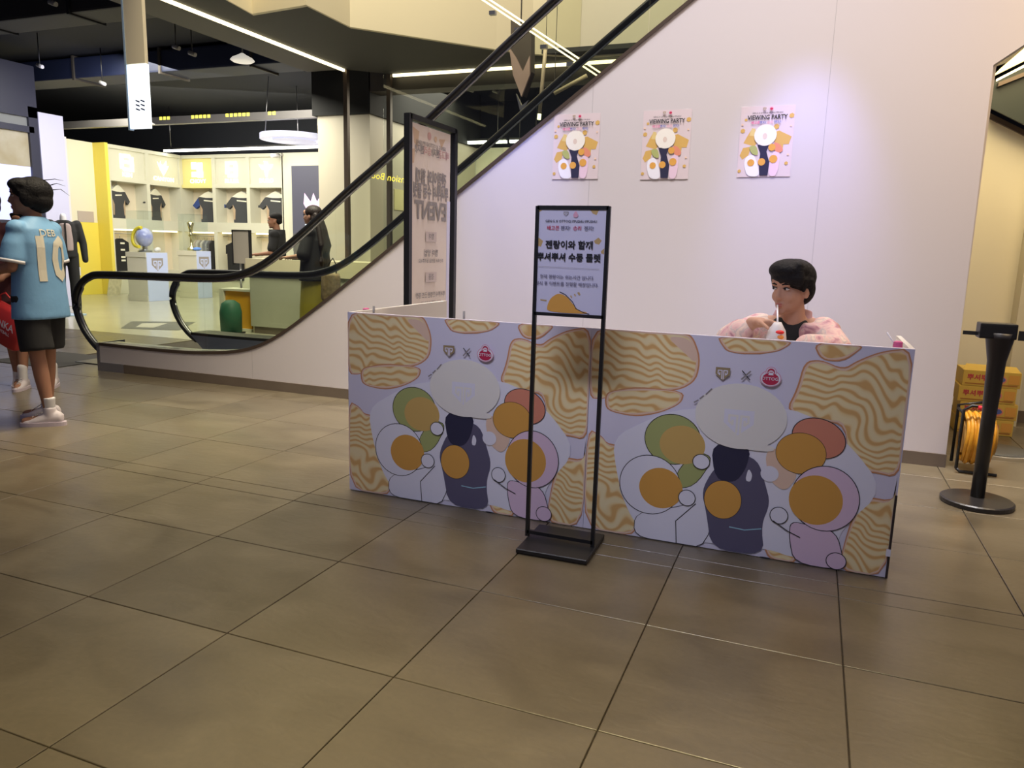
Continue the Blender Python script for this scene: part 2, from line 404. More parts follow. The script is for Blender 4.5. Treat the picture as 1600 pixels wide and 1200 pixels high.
# back face of the escalator core and the walls of the alley on the right
struct('wall_right', prism(B(), [(.87, 7.2, 0), (4.4, 7.2, 0), (4.4, 7.2, .7), (1.43, 7.2, 2.304), (1.185, 7.2, 2.452), (.87, 7.2, 2.62)], (0, .12, 0)), CREAM)
struct('trim_2', prism(B(), [(.87, 7.17, 2.62), (4.4, 7.17, .7), (4.4, 7.17, .66), (.87, 7.17, 2.58)], (0, .03, 0)), TRIM)
struct('baseboard_right', bx(.87, 4.4, 7.185, 7.2, 0, .1), SKIRT)
struct('wall_right', bx(1.52, 1.62, 7.0, 7.2, 0, 2.35), mat('cream_corner_shade', (.62, .58, .44), .5))  # darker cream copy paints in the shade at the wall corner
struct('wall_right', bx(.78, .9, 5.49, 7.3, 0, 2.6), MAUVE)

# upper floor: soffit, fascia zigzag, bulkheads and shop ceiling
zs = 3.93
fas = [(-6.0, 6.6), (-6.334, 7.161), (-6.421, 7.691), (-5.584, 7.592), (-5.591, 8.47), (-4.261, 9.933), (-3.883, 10.281), (-3.3, 10.6)]
fas[0] = (-6.2, 6.4)
sp = [(-7.0, 3.0), (-6.2, 3.0)]+[(x, y) for x, y in fas[:-1]]+[(-3.3, 10.3), (2, 10.3), (2, 10.75), (-6.46, 10.82), (-6.95, 10.4)]
struct('ceiling', prism(B(), [(x, y, zs) for x, y in sp], (0, 0, .06)), SOFF)
b = B()
for (xa, ya), (xb, yb) in zip(fas, fas[1:]):
    prism(b, [(xa, ya, zs-.01), (xb, yb, zs-.01), (xb, yb, zs+2.2), (xa, ya, zs+2.2)], (.03, -.06, 0))
struct('wall_upper', b, CREAM2)
struct('wall_upper', bx(-3.4, 3.5, 10.55, 10.65, zs-.01, 8), mat('upper_wall_paint', (.70, .63, .55), .5))
struct('ceiling', bx(-7.6, -6.98, 3, 10.3, zs-.02, zs+.3), BROWN)
struct('ceiling', bx(-6.9, 2, 10.95, 11.3, zs-.22, zs+.3), BROWN)
struct('ceiling', bx(-26, -7.05, 8.2, 10.66, 4.45, 4.55), DARK)
struct('ceiling', bx(-26, 3, 10.66, 19, 4.45, 4.55), DARK)
struct('ceiling', bx(-26, -7.4, -2, 8.2, 4.45, 4.55), DARK)
struct('wall_back', bx(-26, 4, 15.9, 16.05, 0, 4.5), DARK)
struct('wall_back', bx(-26, 4, 18.9, 19, 0, 4.5), DARK)
struct('wall_left', bx(-26, -25.9, -2, 19, 0, 4.5), DARK)
BLUELIT = mat('blue_lit_duct', (.012, .018, .05), .55)  # blue light on the duct is put into its colour
t = thing('air_duct', 'long dark ceiling duct tinted by blue light running across the black shop ceiling', 'duct', (-12, 10.4, 4.2))
obj('duct_body', bx(-15.5, -7.6, 10.2, 10.8, 4.05, 4.4, bev=.03), BLUELIT, t)
for X in (-14.5, -12.5, -10.5, -8.6): obj('duct_flange', bx(X, X+.04, 10.17, 10.83, 4.02, 4.43), BROWN, t)
t = thing('air_duct', 'dark flat duct crossing the ceiling above the hanging lit sign', 'duct', (-9, 6.8, 4.2))
obj('duct_body', bx(-13.5, -7.7, 7.5, 8.0, 4.12, 4.42, bev=.03), SOFF, t)
for X in (-12.5, -10.9, -9.2): obj('duct_flange', bx(X, X+.04, 7.47, 8.03, 4.1, 4.44), DARK, t)
# light tracks on the soffit edge
top('light_track', bx(-6.985, -6.95, 5.5, 10.36, zs-.035, zs), LEDW, 'thin lit metal track along the soffit edge above the shop, upper left', 'light track')
top('light_track', bx(-6.40, 2, 10.84, 10.88, zs-.04, zs), LEDW, 'thin lit track running right from the soffit corner, behind the handrails', 'light track')
# glazing posts of the shop front
for X, Y, lb in ((-6.97, 10.42, 'slim dark glazing post left of the soffit corner'), (-6.46, 10.85, 'slim grey glazing post right of the soffit corner')):
    top('glazing_post', bx(X-.035, X+.035, Y-.035, Y+.035, 0, zs), TRIM, lb, 'post', 'glazing posts of the shop front')
t = thing('shop_front_sign', 'yellow lettering seen from behind on the shop front glass by the pillar', 'sign', (-6.3, 10.5, 2.3))
obj('glass_pane', bx(-6.42, -4.4, 10.60, 10.612, 0, 3.92), CLEAR, t)
a = Art((-6.31, 10.598, 2.335), (-1, 0, 0), (0, 0, 1), (0, -1, 0)); a.text('Tension Boost', 0, 0, .15, mat('yellow_letters', (.9, .75, .1), .5, emit=(1, .82, .1), es=.8), .004, rot=.13); a.done('lettering', t)

# pillar and black bulkhead above it
PIL = mat('pillar_paint', (.60, .55, .43), .5)
struct('wall_pillar', bx(-7.94, -6.93, 11.02, 15.2, 0, 3.38), PIL)
struct('ceiling', bx(-8.0, -6.88, 10.95, 15.3, 3.38, 4.45), mat('black_bulkhead', (.012, .012, .012), .8))
# shop walls
struct('wall_back', bx(-15.5, -7.0, 15.6, 15.75, 0, 3.38), CREAM)
wb = struct('wall_back', bx(-7.9, -3.4, 15.2, 15.3, 0, 3.38), CREAM)
struct('wall_back', bx(-12.0, -10.0, 15.2, 15.6, 0, 3.38), CREAM)
struct('wall_left', bx(-15.75, -15.6, 10.9, 15.7, 0, 3.38), CREAM)
struct('wall_left', bx(-15.6, -15.32, 10.9, 12.85, 1.62, 3.38), CREAM)
struct('wall_left', bx(-15.6, -15.31, 10.9, 12.85, 0, 1.62), YEL)
struct('wall_left', bx(-15.6, -14.95, 12.85, 12.93, 0, 3.38), YEL)
struct('baseboard_back', bx(-12.0, -7.9, 15.17, 15.2, 0, .12), CREAM)

# left store front near the camera side
XL = -13.0
FR = mat('blue_black_frame', (.03, .032, .06), .4)
def kz(z): return 1.3+(z-1.3)*1.3
t = thing('window_frame_unit', 'dark framed store window at the far left edge with lit panes', 'shop window', (XL, 9.3, 0))
fr = B(); box(fr, XL-.1, XL, 7.5, 9.83, kz(2.86), 4.2); box(fr, XL-.1, XL, 7.5, 9.75, kz(2.66), kz(2.74)); box(fr, XL-.1, XL, 9.66, 9.83, 0, kz(3.0)); box(fr, XL-.1, XL, 8.06, 8.16, 0, kz(3.0)); box(fr, XL-.1, XL, 7.5, 9.75, 0, .12)
obj('frame', fr, FR, t)
obj('upper_pane', bx(XL-.07, XL-.05, 8.16, 9.69, kz(2.74), kz(2.9)), mat('grey_pane', (.22, .23, .24), .3), t)
obj('poster_pane', bx(XL-.07, XL-.05, 8.16, 9.69, kz(2.21), kz(2.66)), mat('warm_grey_print', (.40, .38, .33), .5, noise=.5, nscale=3, dark=(.28, .22, .1)), t)
obj('lower_board', bx(XL-.07, XL-.05, 8.16, 9.69, .12, 1.55), FR, t)
obj('lit_pane', bx(XL-.07, XL-.05, 8.16, 9.69, 1.55, kz(2.21)), mat('lit_blue_pane', (.5, .55, .9), .4, emit=(.45, .50, .95), es=.7), t)
t = thing('partition_panel', 'tall pale panel with bluish light in its colour beside the dark store window', 'panel', (XL, 10.1, 0))
obj('panel', bx(XL-.06, XL+.02, 9.83, 10.31, 0, kz(2.95), bev=.01), mat('blue_lit_panel', (.60, .60, .82), .5), t)  # bluish light falling on the panel is painted into its colour
obj('edge_strip', bx(XL-.06, XL+.0, 10.311, 10.36, 0, kz(2.68)), WHITE, t)

# ================================================================== ESCALATOR
def zi(x, pts):
    for (x0, z0), (x1, z1) in zip(pts, pts[1:]):
        if x0 <= x <= x1: return z0+(z1-z0)*(x-x0)/(x1-x0)
    return pts[-1][1]
railtop = [(-6.45, .945), (-5.7, .955), (-5.1, .965), (-4.8, 1.0), (-4.5, 1.11), (-4.1, 1.37), (-3.62, 1.73), (-3.05, 2.14), (-2.2, 2.80), (-1.87, 3.05), (-.9, 3.78), (-.2, 4.3)]
newel = [(-6.50, .165), (-6.60, .225), (-6.72, .34), (-6.80, .47), (-6.84, .61), (-6.82, .74), (-6.74, .85), (-6.62, .92)]
_all = [(p.x, p.z) for p in spline([(x, 0, z) for x, z in newel+railtop], 4)]
newel = _all[:31]; railtop = _all[31:]
esc = thing('escalator', 'escalator with glass balustrades and black handrails rising to the right behind the booth', 'escalator', (-5.5, 6.0, 0))
def balustrade(Y, side):
    yc = Y
    rail = [(x, yc, z) for x, z in newel+railtop]
    b = B(); tube(b, rail, .042, 12, ry=.03); obj('handrail', b, RUB, esc)
    b = B(); tube(b, [(x+(.03 if i < 24 else 0), yc, z-(.0 if i < 16 else .035)) for i, (x, z) in enumerate(newel+railtop)], .012, 6); obj('handrail_guide', b, STEEL, esc)
    cuts = [-6.9, -5.2, -3.75, -2.45, -1.2, -.2]
    for xa, xb in zip(cuts, cuts[1:]):
        low = [(xa if xa > -6.5 else -6.5, zi(max(xa, -6.45), skirt))]+[p for p in skirt if xa < p[0] < xb]+[(xb, zi(xb, skirt))]
        if xa < -6.5:
            up = [(x+.015, z) for x, z in newel if x < xb]+[p for p in railtop if p[0] < xb]+[(xb, zi(xb, railtop))]
        else: up = [(xa, zi(xa, railtop))]+[p for p in railtop if xa < p[0] < xb]+[(xb, zi(xb, railtop))]
        g = .003
        low = [(min(max(x, xa+g), xb-g), z-.03) for x, z in low]; up = [(min(max(x, xa+g), xb-g), z-.03) for x, z in up]
        obj('glass_pane', prism(B(), [(x, yc-.005, z) for x, z in low]+[(x, yc-.005, z) for x, z in up[::-1]], (0, .01, 0)), GLASS, esc)
balustrade(5.43, 0); balustrade(6.66, 1)
# decks beside the steps
def deck(y0, y1, name, m, lift=.0):
    s = [p for p in skirt if p[0] < -.2]
    b = prism(B(), [(x, y0, z+lift) for x, z in s]+[(x, y0, z+lift-.03) for x, z in s[::-1]], (0, y1-y0, 0)); return obj(name, b, m, esc)
deck(YW-.006, YW+.02, 'edge_trim', TRIM, .008)
deck(YW+.02, 5.56, 'inner_deck', STEEL)
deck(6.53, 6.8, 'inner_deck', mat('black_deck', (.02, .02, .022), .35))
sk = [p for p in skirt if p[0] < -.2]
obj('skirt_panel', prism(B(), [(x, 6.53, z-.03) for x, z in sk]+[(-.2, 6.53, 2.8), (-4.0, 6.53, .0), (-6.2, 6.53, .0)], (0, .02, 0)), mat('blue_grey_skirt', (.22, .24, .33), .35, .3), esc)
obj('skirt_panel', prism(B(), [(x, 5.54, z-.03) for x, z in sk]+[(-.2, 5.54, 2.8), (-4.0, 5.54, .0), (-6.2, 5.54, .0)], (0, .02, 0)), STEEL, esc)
obj('truss_cladding', prism(B(), [(x, 6.8, z-.02) for x, z in sk]+[(-.2, 6.8, 2.2), (-3.6, 6.8, 0), (-6.45, 6.8, 0)], (0, .03, 0)), WHITE, esc)
obj('landing_plate', bx(-7.1, -5.35, 5.57, 6.52, .0, .012), mat('ribbed_landing', (.10, .10, .11), .35, .6), esc)
st = None
for i in range(13):
    x = -5.2+i*.4; z = max(0, (i-1.2)*.27) if i < 3 else .27*(i-1.4)
    z = max(.02, zi(x, skirt)-.26)
    b = bx(x, x+.4, 5.57, 6.52, z-.16, z); 
    for k in range(12): box(b, x, x+.4, 5.58+k*.08, 5.6+k*.08, z, z+.008)
    obj('step', b, mat('step_metal', (.12, .12, .13), .4, .7), esc)

# entrance mats
t = top('floor_mat', bx(-7.9, -6.95, 5.2, 6.0, 0, .006), mat('dark_mat', (.05, .045, .04), .7), 'dark mat on the tiles beside the foot of the escalator', 'mat')
# floor graphic in the shop
t = thing('floor_graphic', 'dark floor sticker with a pale arrow on the shop floor behind the escalator', 'floor sticker', (-8.6, 8.3, 0))
g = B(); f = g.faces.new([g.verts.new(atZ(*p, .001)) for p in ((188, 513), (205, 502), (305, 503), (280, 516))]); obj('sticker', g, mat('sticker_dark', (.13, .13, .12), .4), t)
g = B(); f = g.faces.new([g.verts.new(atZ(*p, .002)) for p in ((212, 511), (222, 505), (262, 505), (240, 512))]); obj('arrow', g, mat('sticker_pale', (.5, .48, .4), .4), t)

# ================================================================== SHOP FITTINGS
CAB = mat('cabinet_white', (.66, .65, .54), .45)
CABIN = mat('cabinet_back', (.72, .64, .50), .5)
TEE = mat('charcoal_cloth', (.05, .052, .058), .8); TEEB = mat('blue_cloth', (.03, .06, .22), .8); TAN = mat('tan_cloth', (.45, .33, .22), .8)
PALE = mat('pale_print', (.8, .78, .65), .6)
def frame_pt(o, ux, uy, u, d, z): return Vector(o)+Vector(ux)*u+Vector(uy)*d+Vector((0, 0, z))
def cabinet(o, ux, uy, w, name_txt, logo, label, yellow=False):
    """display bay: origin bottom-left front, ux along the front, uy to the back"""
    t = thing('display_bay', label, 'display cabinet', tuple(Vector(o)+Vector(ux)*w/2), 'display bays with lit logos')
    ux, uy = Vector(ux), Vector(uy); D = .4; Z = Vector((0, 0, 1))
    def ob(u0, u1, d0, d1, z0, z1):
        return obox(B(), frame_pt(o, ux, uy, (u0+u1)/2, (d0+d1)/2, (z0+z1)/2), ux*(u1-u0)/2, uy*(d1-d0)/2, Z*(z1-z0)/2)
    hm = mat('header_yellow', (.80, .72, .30), .5) if yellow else CAB
    obj('upright', ob(0, .05, 0, D, 0, 3.38), CAB, t); obj('upright', ob(w-.05, w, 0, D, 0, 3.38), CAB, t)
    obj('back_panel', ob(.05, w-.05, D-.02, D, 0, 3.38), CABIN, t)
    obj('header_panel', ob(.05, w-.05, .05, .08, 2.66, 3.30), hm, t)
    obj('top_rail', ob(.05, w-.05, 0, D-.02, 3.30, 3.38), CAB, t)
    obj('mid_rail', ob(.05, w-.05, 0, D-.02, 2.58, 2.66), hm, t)
    obj('shelf', ob(.05, w-.05, 0, D-.02, 1.50, 1.74), CAB, t)
    obj('plinth', ob(.05, w-.05, 0, D-.02, 0, .52), CAB, t)
    obj('shelf_light', ob(.1, w-.1, .12, .2, 1.465, 1.5), LEDW, t)
    a = Art(frame_pt(o, ux, uy, w/2, .045, 3.02), ux, (0, 0, 1), -uy, .004)
    q = logo
    for pl in q: a.poly([(x*.19, y*.19) for x, y in pl], GLOW)
    a.done('lit_logo', t)
    a = Art(frame_pt(o, ux, uy, w/2, .045, 2.745), ux, (0, 0, 1), -uy, .004); a.text(name_txt, 0, 0, .135, GLOW, .012, sx=1.1); a.done('lit_name', t)
    a = None
    return t
def rect(a, b, c, d): return [(a, c), (b, c), (b, d), (a, d)]
logo_e = [rect(-1, -.45, -.75, 1), rect(-.45, .6, .6, 1), rect(.5, 1, -1, .75), rect(-.6, .55, -1, -.6), rect(-.45, .55, -.1, .25)]
logo_crown = [[(-1, .75), (-.55, -.2), (0, -1), (.1, -.2), (0, .4), (-.3, .3), (-.35, .85), (-.6, .3)], [(0, -1), (.45, -.4), (.9, .3), (.5, .2), (.55, .95), (.15, .45), (.1, .3)]]
logo_knot = [rect(-1, -.1, .1, 1), rect(.05, .9, .35, .95), rect(-.1, .9, -.15, .35), rect(-.95, .1, -.9, -.25), rect(.1, 1, -1, -.15)]
logo_d = [rect(-1, -.4, -.55, 1), rect(-.4, .9, .6, 1), rect(.45, 1, -1, .6), rect(-.55, .45, -1, -.55), rect(-.4, .45, -.2, .2)]
logo_bird = [[(-.35, 1), (.3, .85), (.35, .3), (.2, -.95), (-.05, -1), (-.3, -.3), (-.1, .2)], [(-1.15, .6), (-.4, .45), (-.05, .15), (-.5, -.1), (-.85, .2)], [(1.1, .55), (.4, .5), (.1, .2), (.5, -.15), (.85, .15)]]
bays = [((-15.1, 13.04, 0), (0, 1, 0), (-1, 0, 0), 1.1, 'KIIN', logo_e, 'display bay of the lit square logo, first bay beside the yellow column'),
        ((-15.1, 14.14, 0), (0, 1, 0), (-1, 0, 0), 1.05, 'CANYON', logo_crown, 'display bay of the lit flame-shaped logo, next to the shelf corner'),
        ((-15.16, 15.2, 0), (1, 0, 0), (0, 1, 0), 1.08, 'CHOVY', logo_knot, 'display bay with yellow-tinted header and lit knot logo'),
        ((-14.08, 15.2, 0), (1, 0, 0), (0, 1, 0), 1.06, 'RULER', logo_d, 'display bay of the second lit square logo, middle of the back wall'),
        ((-13.02, 15.2, 0), (1, 0, 0), (0, 1, 0), 1.05, 'DURO', logo_bird, 'display bay of the lit winged logo, above the man at the counter')]
for i, (o, ux, uy, w, n, lg, lb) in enumerate(bays): cabinet(o, ux, uy, w, n, lg, lb, i == 2)

def tee(u, o, ux, uy, z, lab, h=.78, sleeve=TEE, cat='t-shirt', grp='jerseys hanging in the display bays', turn=1, wd=.29, printed=True):
    ux, uy = Vector(ux), Vector(uy); c = frame_pt(o, ux, uy, u, .17, z)
    t = thing('jersey', lab, cat, tuple(c), grp)
    def P(x, y, d=0): return c+ux*x*turn*.93+uy*(d+x*turn*.25)+Vector((0, 0, y))
    body = [(-.09, 0), (.09, 0), (wd, -.07), (wd*.82, -.3), (wd*.78, -h), (-wd*.78, -h), (-wd*.82, -.3), (-wd, -.07)]
    obj('body', prism(B(), [P(*q) for q in body], uy*.09), TEE, t)
    for s in (-1, 1):
        sl = [(s*wd*.98, -.06), (s*(wd+.17), -.27), (s*(wd+.08), -.35), (s*wd*.84, -.24)]
        obj('sleeve', prism(B(), [P(*q, .01) for q in sl], uy*.07), sleeve, t)
        obj('side_panel', prism(B(), [P(s*wd*.84, -.24, -.004), P(s*wd*.6, -.36, -.004), P(s*wd*.66, -.6, -.004), P(s*wd*.8, -.6, -.004)], uy*.004), TAN, t)
    obj('glare_yoke', prism(B(), [P(-.10, .05, -.005), P(0, .09, -.005), P(.10, .05, -.005), P(wd*.9, -.05, -.005), P(.08, -.07, -.005), P(-.08, -.07, -.005), P(-wd*.9, -.05, -.005)], uy*.1), PALE, t)  # pale piece paints in the lamp glare over the collar
    if printed: obj('chest_print', prism(B(), [P(-.13, -.12, -.004), P(.13, -.14, -.004), P(.13, -.17, -.004), P(-.13, -.15, -.004)], uy*.003), PALE, t)
    b = B(); tube(b, [P(0, .12, .04), P(0, .2, .04)], .006, 6); tube(b, [P(-.2, 0, .04), P(0, .1, .04), P(.2, 0, .04)], .008, 6); obj('hanger', b, STEEL, t)
for i, (o, ux, uy, w, n, lg, lb) in enumerate(bays):
    near = ['beside the yellow column', 'next to the shelf corner', 'with a blue sleeve', 'in the middle bay of the back wall', 'behind the head of the man at the counter'][i]
    tee([.36, .36, .72, .70, .68][i]*w/1.05, o, ux, uy, 2.42, 'charcoal jersey '+near, .74, TEEB if i == 2 else TEE, turn=-1 if i < 2 else 1)
# lower rails: hanging clothes
def garment(c, ux, uy, m, lab, w=.2, h=.75, grp='clothes on the lower rails'):
    c = Vector(c); ux, uy = Vector(ux), Vector(uy)
    q = [(-.05, 0), (.05, 0), (w, -.09), (w*1.02, -.3), (w*.86, -.28), (w*.85, -h), (-w*.85, -h), (-w*.86, -.28), (-w*1.02, -.3), (-w, -.09)]
    t = thing('hanging_garment', lab, 'garment', tuple(c), grp)
    obj('cloth', prism(B(), [c+ux*x+Vector((0, 0, z)) for x, z in q], uy*.07), m, t)
    b = B(); tube(b, [c+uy*.03+Vector((0, 0, .10)), c+uy*.03], .006, 6); obj('hook', b, STEEL, t)
for o, ux, uy, w, lb in ((bays[0][0], bays[0][1], bays[0][2], 1.1, 'first bay beside the yellow column'), (bays[2][0], bays[2][1], bays[2][2], 1.08, 'bay with the row of tops'), (bays[3][0], bays[3][1], bays[3][2], 1.06, 'bay behind the grey standing sign'), (bays[4][0], bays[4][1], bays[4][2], 1.05, 'bay behind the man at the counter')):
    b = B(); tube(b, [frame_pt(o, ux, uy, .06, .2, 1.40), frame_pt(o, ux, uy, w-.06, .2, 1.40)], .012, 8)
    top('clothes_rail', b, STEEL, 'metal clothes rail in the lower part of the '+lb, 'rail', 'lower clothes rails')
KB = mat('black_cloth', (.012, .012, .014), .85)
o, ux, uy = bays[0][0], bays[0][1], bays[0][2]
garment(frame_pt(o, ux, uy, .30, .1, 1.28), ux, uy, KB, 'long black garment with white print behind the left display plinth', .22, .85)
a = Art(frame_pt(o, ux, uy, .34, .095, .95), ux, (0, 0, 1), (1, 0, 0)); [a.poly(rect(-.06, .06, y, y+.04), PALE) for y in (.2, .05, -.12, -.2)]; aa = a.done('garment_print', None); tag(aa, 'white bar print on the long black garment behind the left plinth', 'print')
o, ux, uy = bays[2][0], bays[2][1], bays[2][2]
cols = [(.5, .42, .36), (.6, .56, .5), (.30, .28, .26), (.62, .58, .52), (.22, .22, .23), (.3, .3, .32), (.12, .12, .13), (.02, .02, .02)]
for i, c in enumerate(cols):
    garment(frame_pt(o, ux, uy, .40+i*.075, .08, 1.29), Vector(ux)*.35+Vector(uy)*.9, Vector(ux)*.5, mat('cloth_%d' % i, c, .85), ['tan top', 'beige top', 'brown top', 'cream top', 'dark grey top', 'slate top', 'charcoal top', 'black top at the right end'][i]+' on the rail behind the right plinth', .12, .70 if i < 7 else .85)
o, ux, uy = bays[3][0], bays[3][1], bays[3][2]
garment(frame_pt(o, ux, uy, .62, -.05, 1.27), ux, uy, KB, 'black short-sleeved top behind the grey standing sign', .27, .95)
o, ux, uy = bays[4][0], bays[4][1], bays[4][2]
garment(frame_pt(o, ux, uy, .70, .1, 1.28), ux, uy, mat('cloth_w', (.7, .66, .55), .8), 'cream top on the rail behind the man at the counter', .22, .5)

# framed dark poster with a pink crown
t = thing('framed_poster', 'dark poster with a pink crown in a white frame beside the pillar', 'poster', (-11.1, 15.17, 2.4))
obj('frame', bx(-11.78, -10.2, 15.13, 15.2, 1.0, 3.16), CAB, t)
obj('print', bx(-11.66, -10.3, 15.12, 15.131, 1.1, 3.07), mat('slate_print', (.10, .10, .15), .4), t)
a = Art((-11.05, 15.118, 2.15), (1, 0, 0), (0, 0, 1), (0, -1, 0)); PK = mat('pink_glow_print', (.9, .65, .9), .5, emit=(.9, .6, .95), es=.6)  # crown print glows by its own emission, brightness put into the material
a.poly([(-.28, .05), (-.1, -.22), (.2, -.2), (.2, .25), (.1, .1), (.0, .3), (-.08, .1), (-.25, .3)], PK); a.done('crown_print', t)

# plinths with glass cases
def shield(a, u, v, s, m, bg, flip=1):
    a.poly([(u-s, v+s*.85), (u+s, v+s*.85), (u+s, v-s*.1), (u, v-s*.95), (u-s, v-s*.1)], m)
    w = s*.15
    a.line([(u-s*.64, v+s*.42), (u-s*.1, v+s*.42), (u-s*.1, v-s*.78)], w, bg); a.line([(u+s*.64, v+s*.42), (u+s*.14, v+s*.42), (u+s*.14, v-s*.78)], w, bg)
    for k in (-1, 1): a.line([(u+k*s*.64, v+s*.42), (u+k*s*.64, v), (u+k*s*.40, v-s*.22), (u+k*s*.40, v+s*.08)], w, bg)
GOLD = mat('gold_print', (.36, .27, .14), .45); GREYP = mat('grey_brown_print', (.30, .27, .27), .5)
PLB = mat('plinth_blue_lit', (.52, .60, .90), .5); PLW = mat('plinth_cream', (.62, .60, .50), .5)  # first tone paints in the blue light on the plinth side
def plinth(x0, x1, y0, y1, h, lab):
    t = thing('display_plinth', lab, 'plinth', ((x0+x1)/2, (y0+y1)/2, 0), 'display plinths under glass cases')
    obj('body', bx(x0, x1, y0, y1, .12, h-.1, bev=.008), PLW, t)
    obj('side_face', bx(x1, x1+.01, y0+.005, y1, .0, h), PLB, t)
    obj('base', bx(x0-.015, x1, y0-.015, y1+.015, 0, .12), PLW, t)
    obj('cap', bx(x0-.015, x1, y0-.015, y1+.015, h-.1, h), PLW, t)
    a = Art((x1+.0105, (y0+y1)/2, h*.76), (0, 1, 0), (0, 0, 1), (1, 0, 0)); shield(a, 0, 0, .15, GREYP, PLB); a.done('shield_emblem', t)
    return t
plinth(-13.42, -12.88, 11.9, 12.45, 1.01, 'left white display plinth with shield emblem, holding a blue and yellow helmet')
plinth(-13.38, -12.85, 13.25, 13.68, 1.05, 'right white display plinth with shield emblem, holding a silver trophy')
def case(x0, x1, y0, y1, z0, z1, lab):
    b = B()
    for a in ((x0, x0+.01, y0, y1), (x1-.01, x1, y0, y1), (x0+.01, x1-.01, y0, y0+.01), (x0+.01, x1-.01, y1-.01, y1)): box(b, *a, z0, z1)
    box(b, x0, x1, y0, y1, z1, z1+.01); top('glass_case', b, CLEAR, lab, 'glass case', 'glass cases on the plinths')
case(-13.40, -12.9, 11.92, 12.43, 1.012, 1.85, 'clear glass case on the left plinth')
case(-13.36, -12.87, 13.27, 13.66, 1.052, 1.85, 'clear glass case on the right plinth')
t = thing('helmet', 'round blue and yellow glossy display piece in the left glass case', 'trophy', (-13.2, 12.15, 1.13))
b = B(); ell(b, (-13.17, 12.15, 1.32), (.17, .17, .2)); obj('shell', b, mat('blue_gloss', (.10, .13, .45), .2, noise=.6, nscale=9, dark=(.6, .6, .7)), t)
b = B(); tube(b, [(-13.17+.19*cos(q), 12.02+.04*sin(q), 1.32+.2*sin(q)) for q in [i*pi/9 for i in range(4, 15)]], .035, 8); obj('yellow_trim', b, mat('yellow_gloss', (.75, .6, .05), .25), t)
b = B(); lathe(b, (-13.17, 12.15, 1.012), [(.14, 0), (.14, .03), (.05, .06), (.05, .12)]); obj('foot', b, STEEL, t)
b = B(); ell(b, (-13.0, 12.33, 1.07), (.07, .06, .055)); ell(b, (-12.97, 12.26, 1.06), (.05, .06, .045)); top('folded_scarf', fuse(b, .02), mat('white_red_cloth', (.75, .7, .7), .7), 'crumpled white cloth beside the helmet in the left glass case', 'cloth')
t = thing('trophy', 'slim silver and gold trophy in the right glass case', 'trophy', (-13.2, 13.45, 1.13))
b = B(); lathe(b, (-13.17, 13.45, 1.052), [(.09, 0), (.09, .05), (.03, .1), (.025, .3), (.06, .34), (.03, .38), (.05, .5), (.08, .62), (.03, .66)], 16); obj('cup', b, mat('silver_gold', (.6, .55, .35), .2, 1), t)
b = B(); ell(b, (-12.98, 13.42, 1.095), (.085, .1, .04)); top('folded_cloth', b, mat('blue_cloth2', (.15, .3, .8), .7), 'small folded blue cloth beside the silver trophy', 'cloth')

# ceiling ring, linear lights, beam, dome lamp, cctv, spotlights
t = thing('ring_lamp', 'large white double ring lamp hanging under the black shop ceiling', 'ceiling lamp', (-9.93, 13.0, 3.4))
b = B(); n = 48
def ring(bm, c, r0, r1, z0, z1):
    c = Vector(c); R_ = []
    for r, z in ((r0, z0), (r1, z0), (r1, z1), (r0, z1)): R_.append([bm.verts.new(c+Vector((r*cos(2*pi*k/48), r*sin(2*pi*k/48), z))) for k in range(48)])
    for i in range(4):
        for k in range(48): bm.faces.new((R_[i][k], R_[i][(k+1) % 48], R_[(i+1) % 4][(k+1) % 48], R_[(i+1) % 4][k]))
    return bm
LVW = mat('lavender_white', (.78, .78, .9), .4, emit=(.7, .72, 1), es=.55)
obj('outer_ring', ring(B(), (-9.93, 13.0, 3.31), .50, .67, 0, .10), LVW, t)
obj('inner_disc', ring(B(), (-9.93, 13.0, 3.30), .02, .43, 0, .04), LVW, t)
b = B()
for q in (0, 2.1, 4.2): tube(b, [(-9.93+.6*cos(q), 13+.6*sin(q), 3.4), (-9.93+.5*cos(q), 13+.5*sin(q), 4.45)], .008, 6); tube(b, [(-9.93+.4*cos(q), 13+.4*sin(q), 3.34), (-9.93+.65*cos(q), 13+.65*sin(q), 3.37)], .012, 6)
obj('hanging_rods', b, STEEL, t)
for x0, x1, lb in ((-15.1, -10.4, 'long white linear lamp above the display bays'), (-8.1+.8, -6.03, 'white linear lamp seen right of the banner stand'), (-5.95, -5.2, 'short white linear lamp where the glass meets the wall')):
    t = thing('linear_lamp', lb, 'ceiling lamp', ((x0+x1)/2, 14.7, 3.42), 'white linear lamps')
    obj('diffuser', bx(x0, x1, 14.66, 14.74, 3.40, 3.45), LED, t); obj('housing', bx(x0, x1, 14.65, 14.75, 3.45, 3.49), BLACK, t)
    b = B()
    for x in (x0+.2, x1-.2): tube(b, [(x, 14.7, 3.49), (x, 14.7, 4.45)], .006, 6)
    obj('cords', b, STEEL, t)
struct('trim_3', bx(-15.4, -8.39, 12.0, 12.12, 3.55, 3.69), mat('beam_metal', (.20, .19, .19), .4, .5))
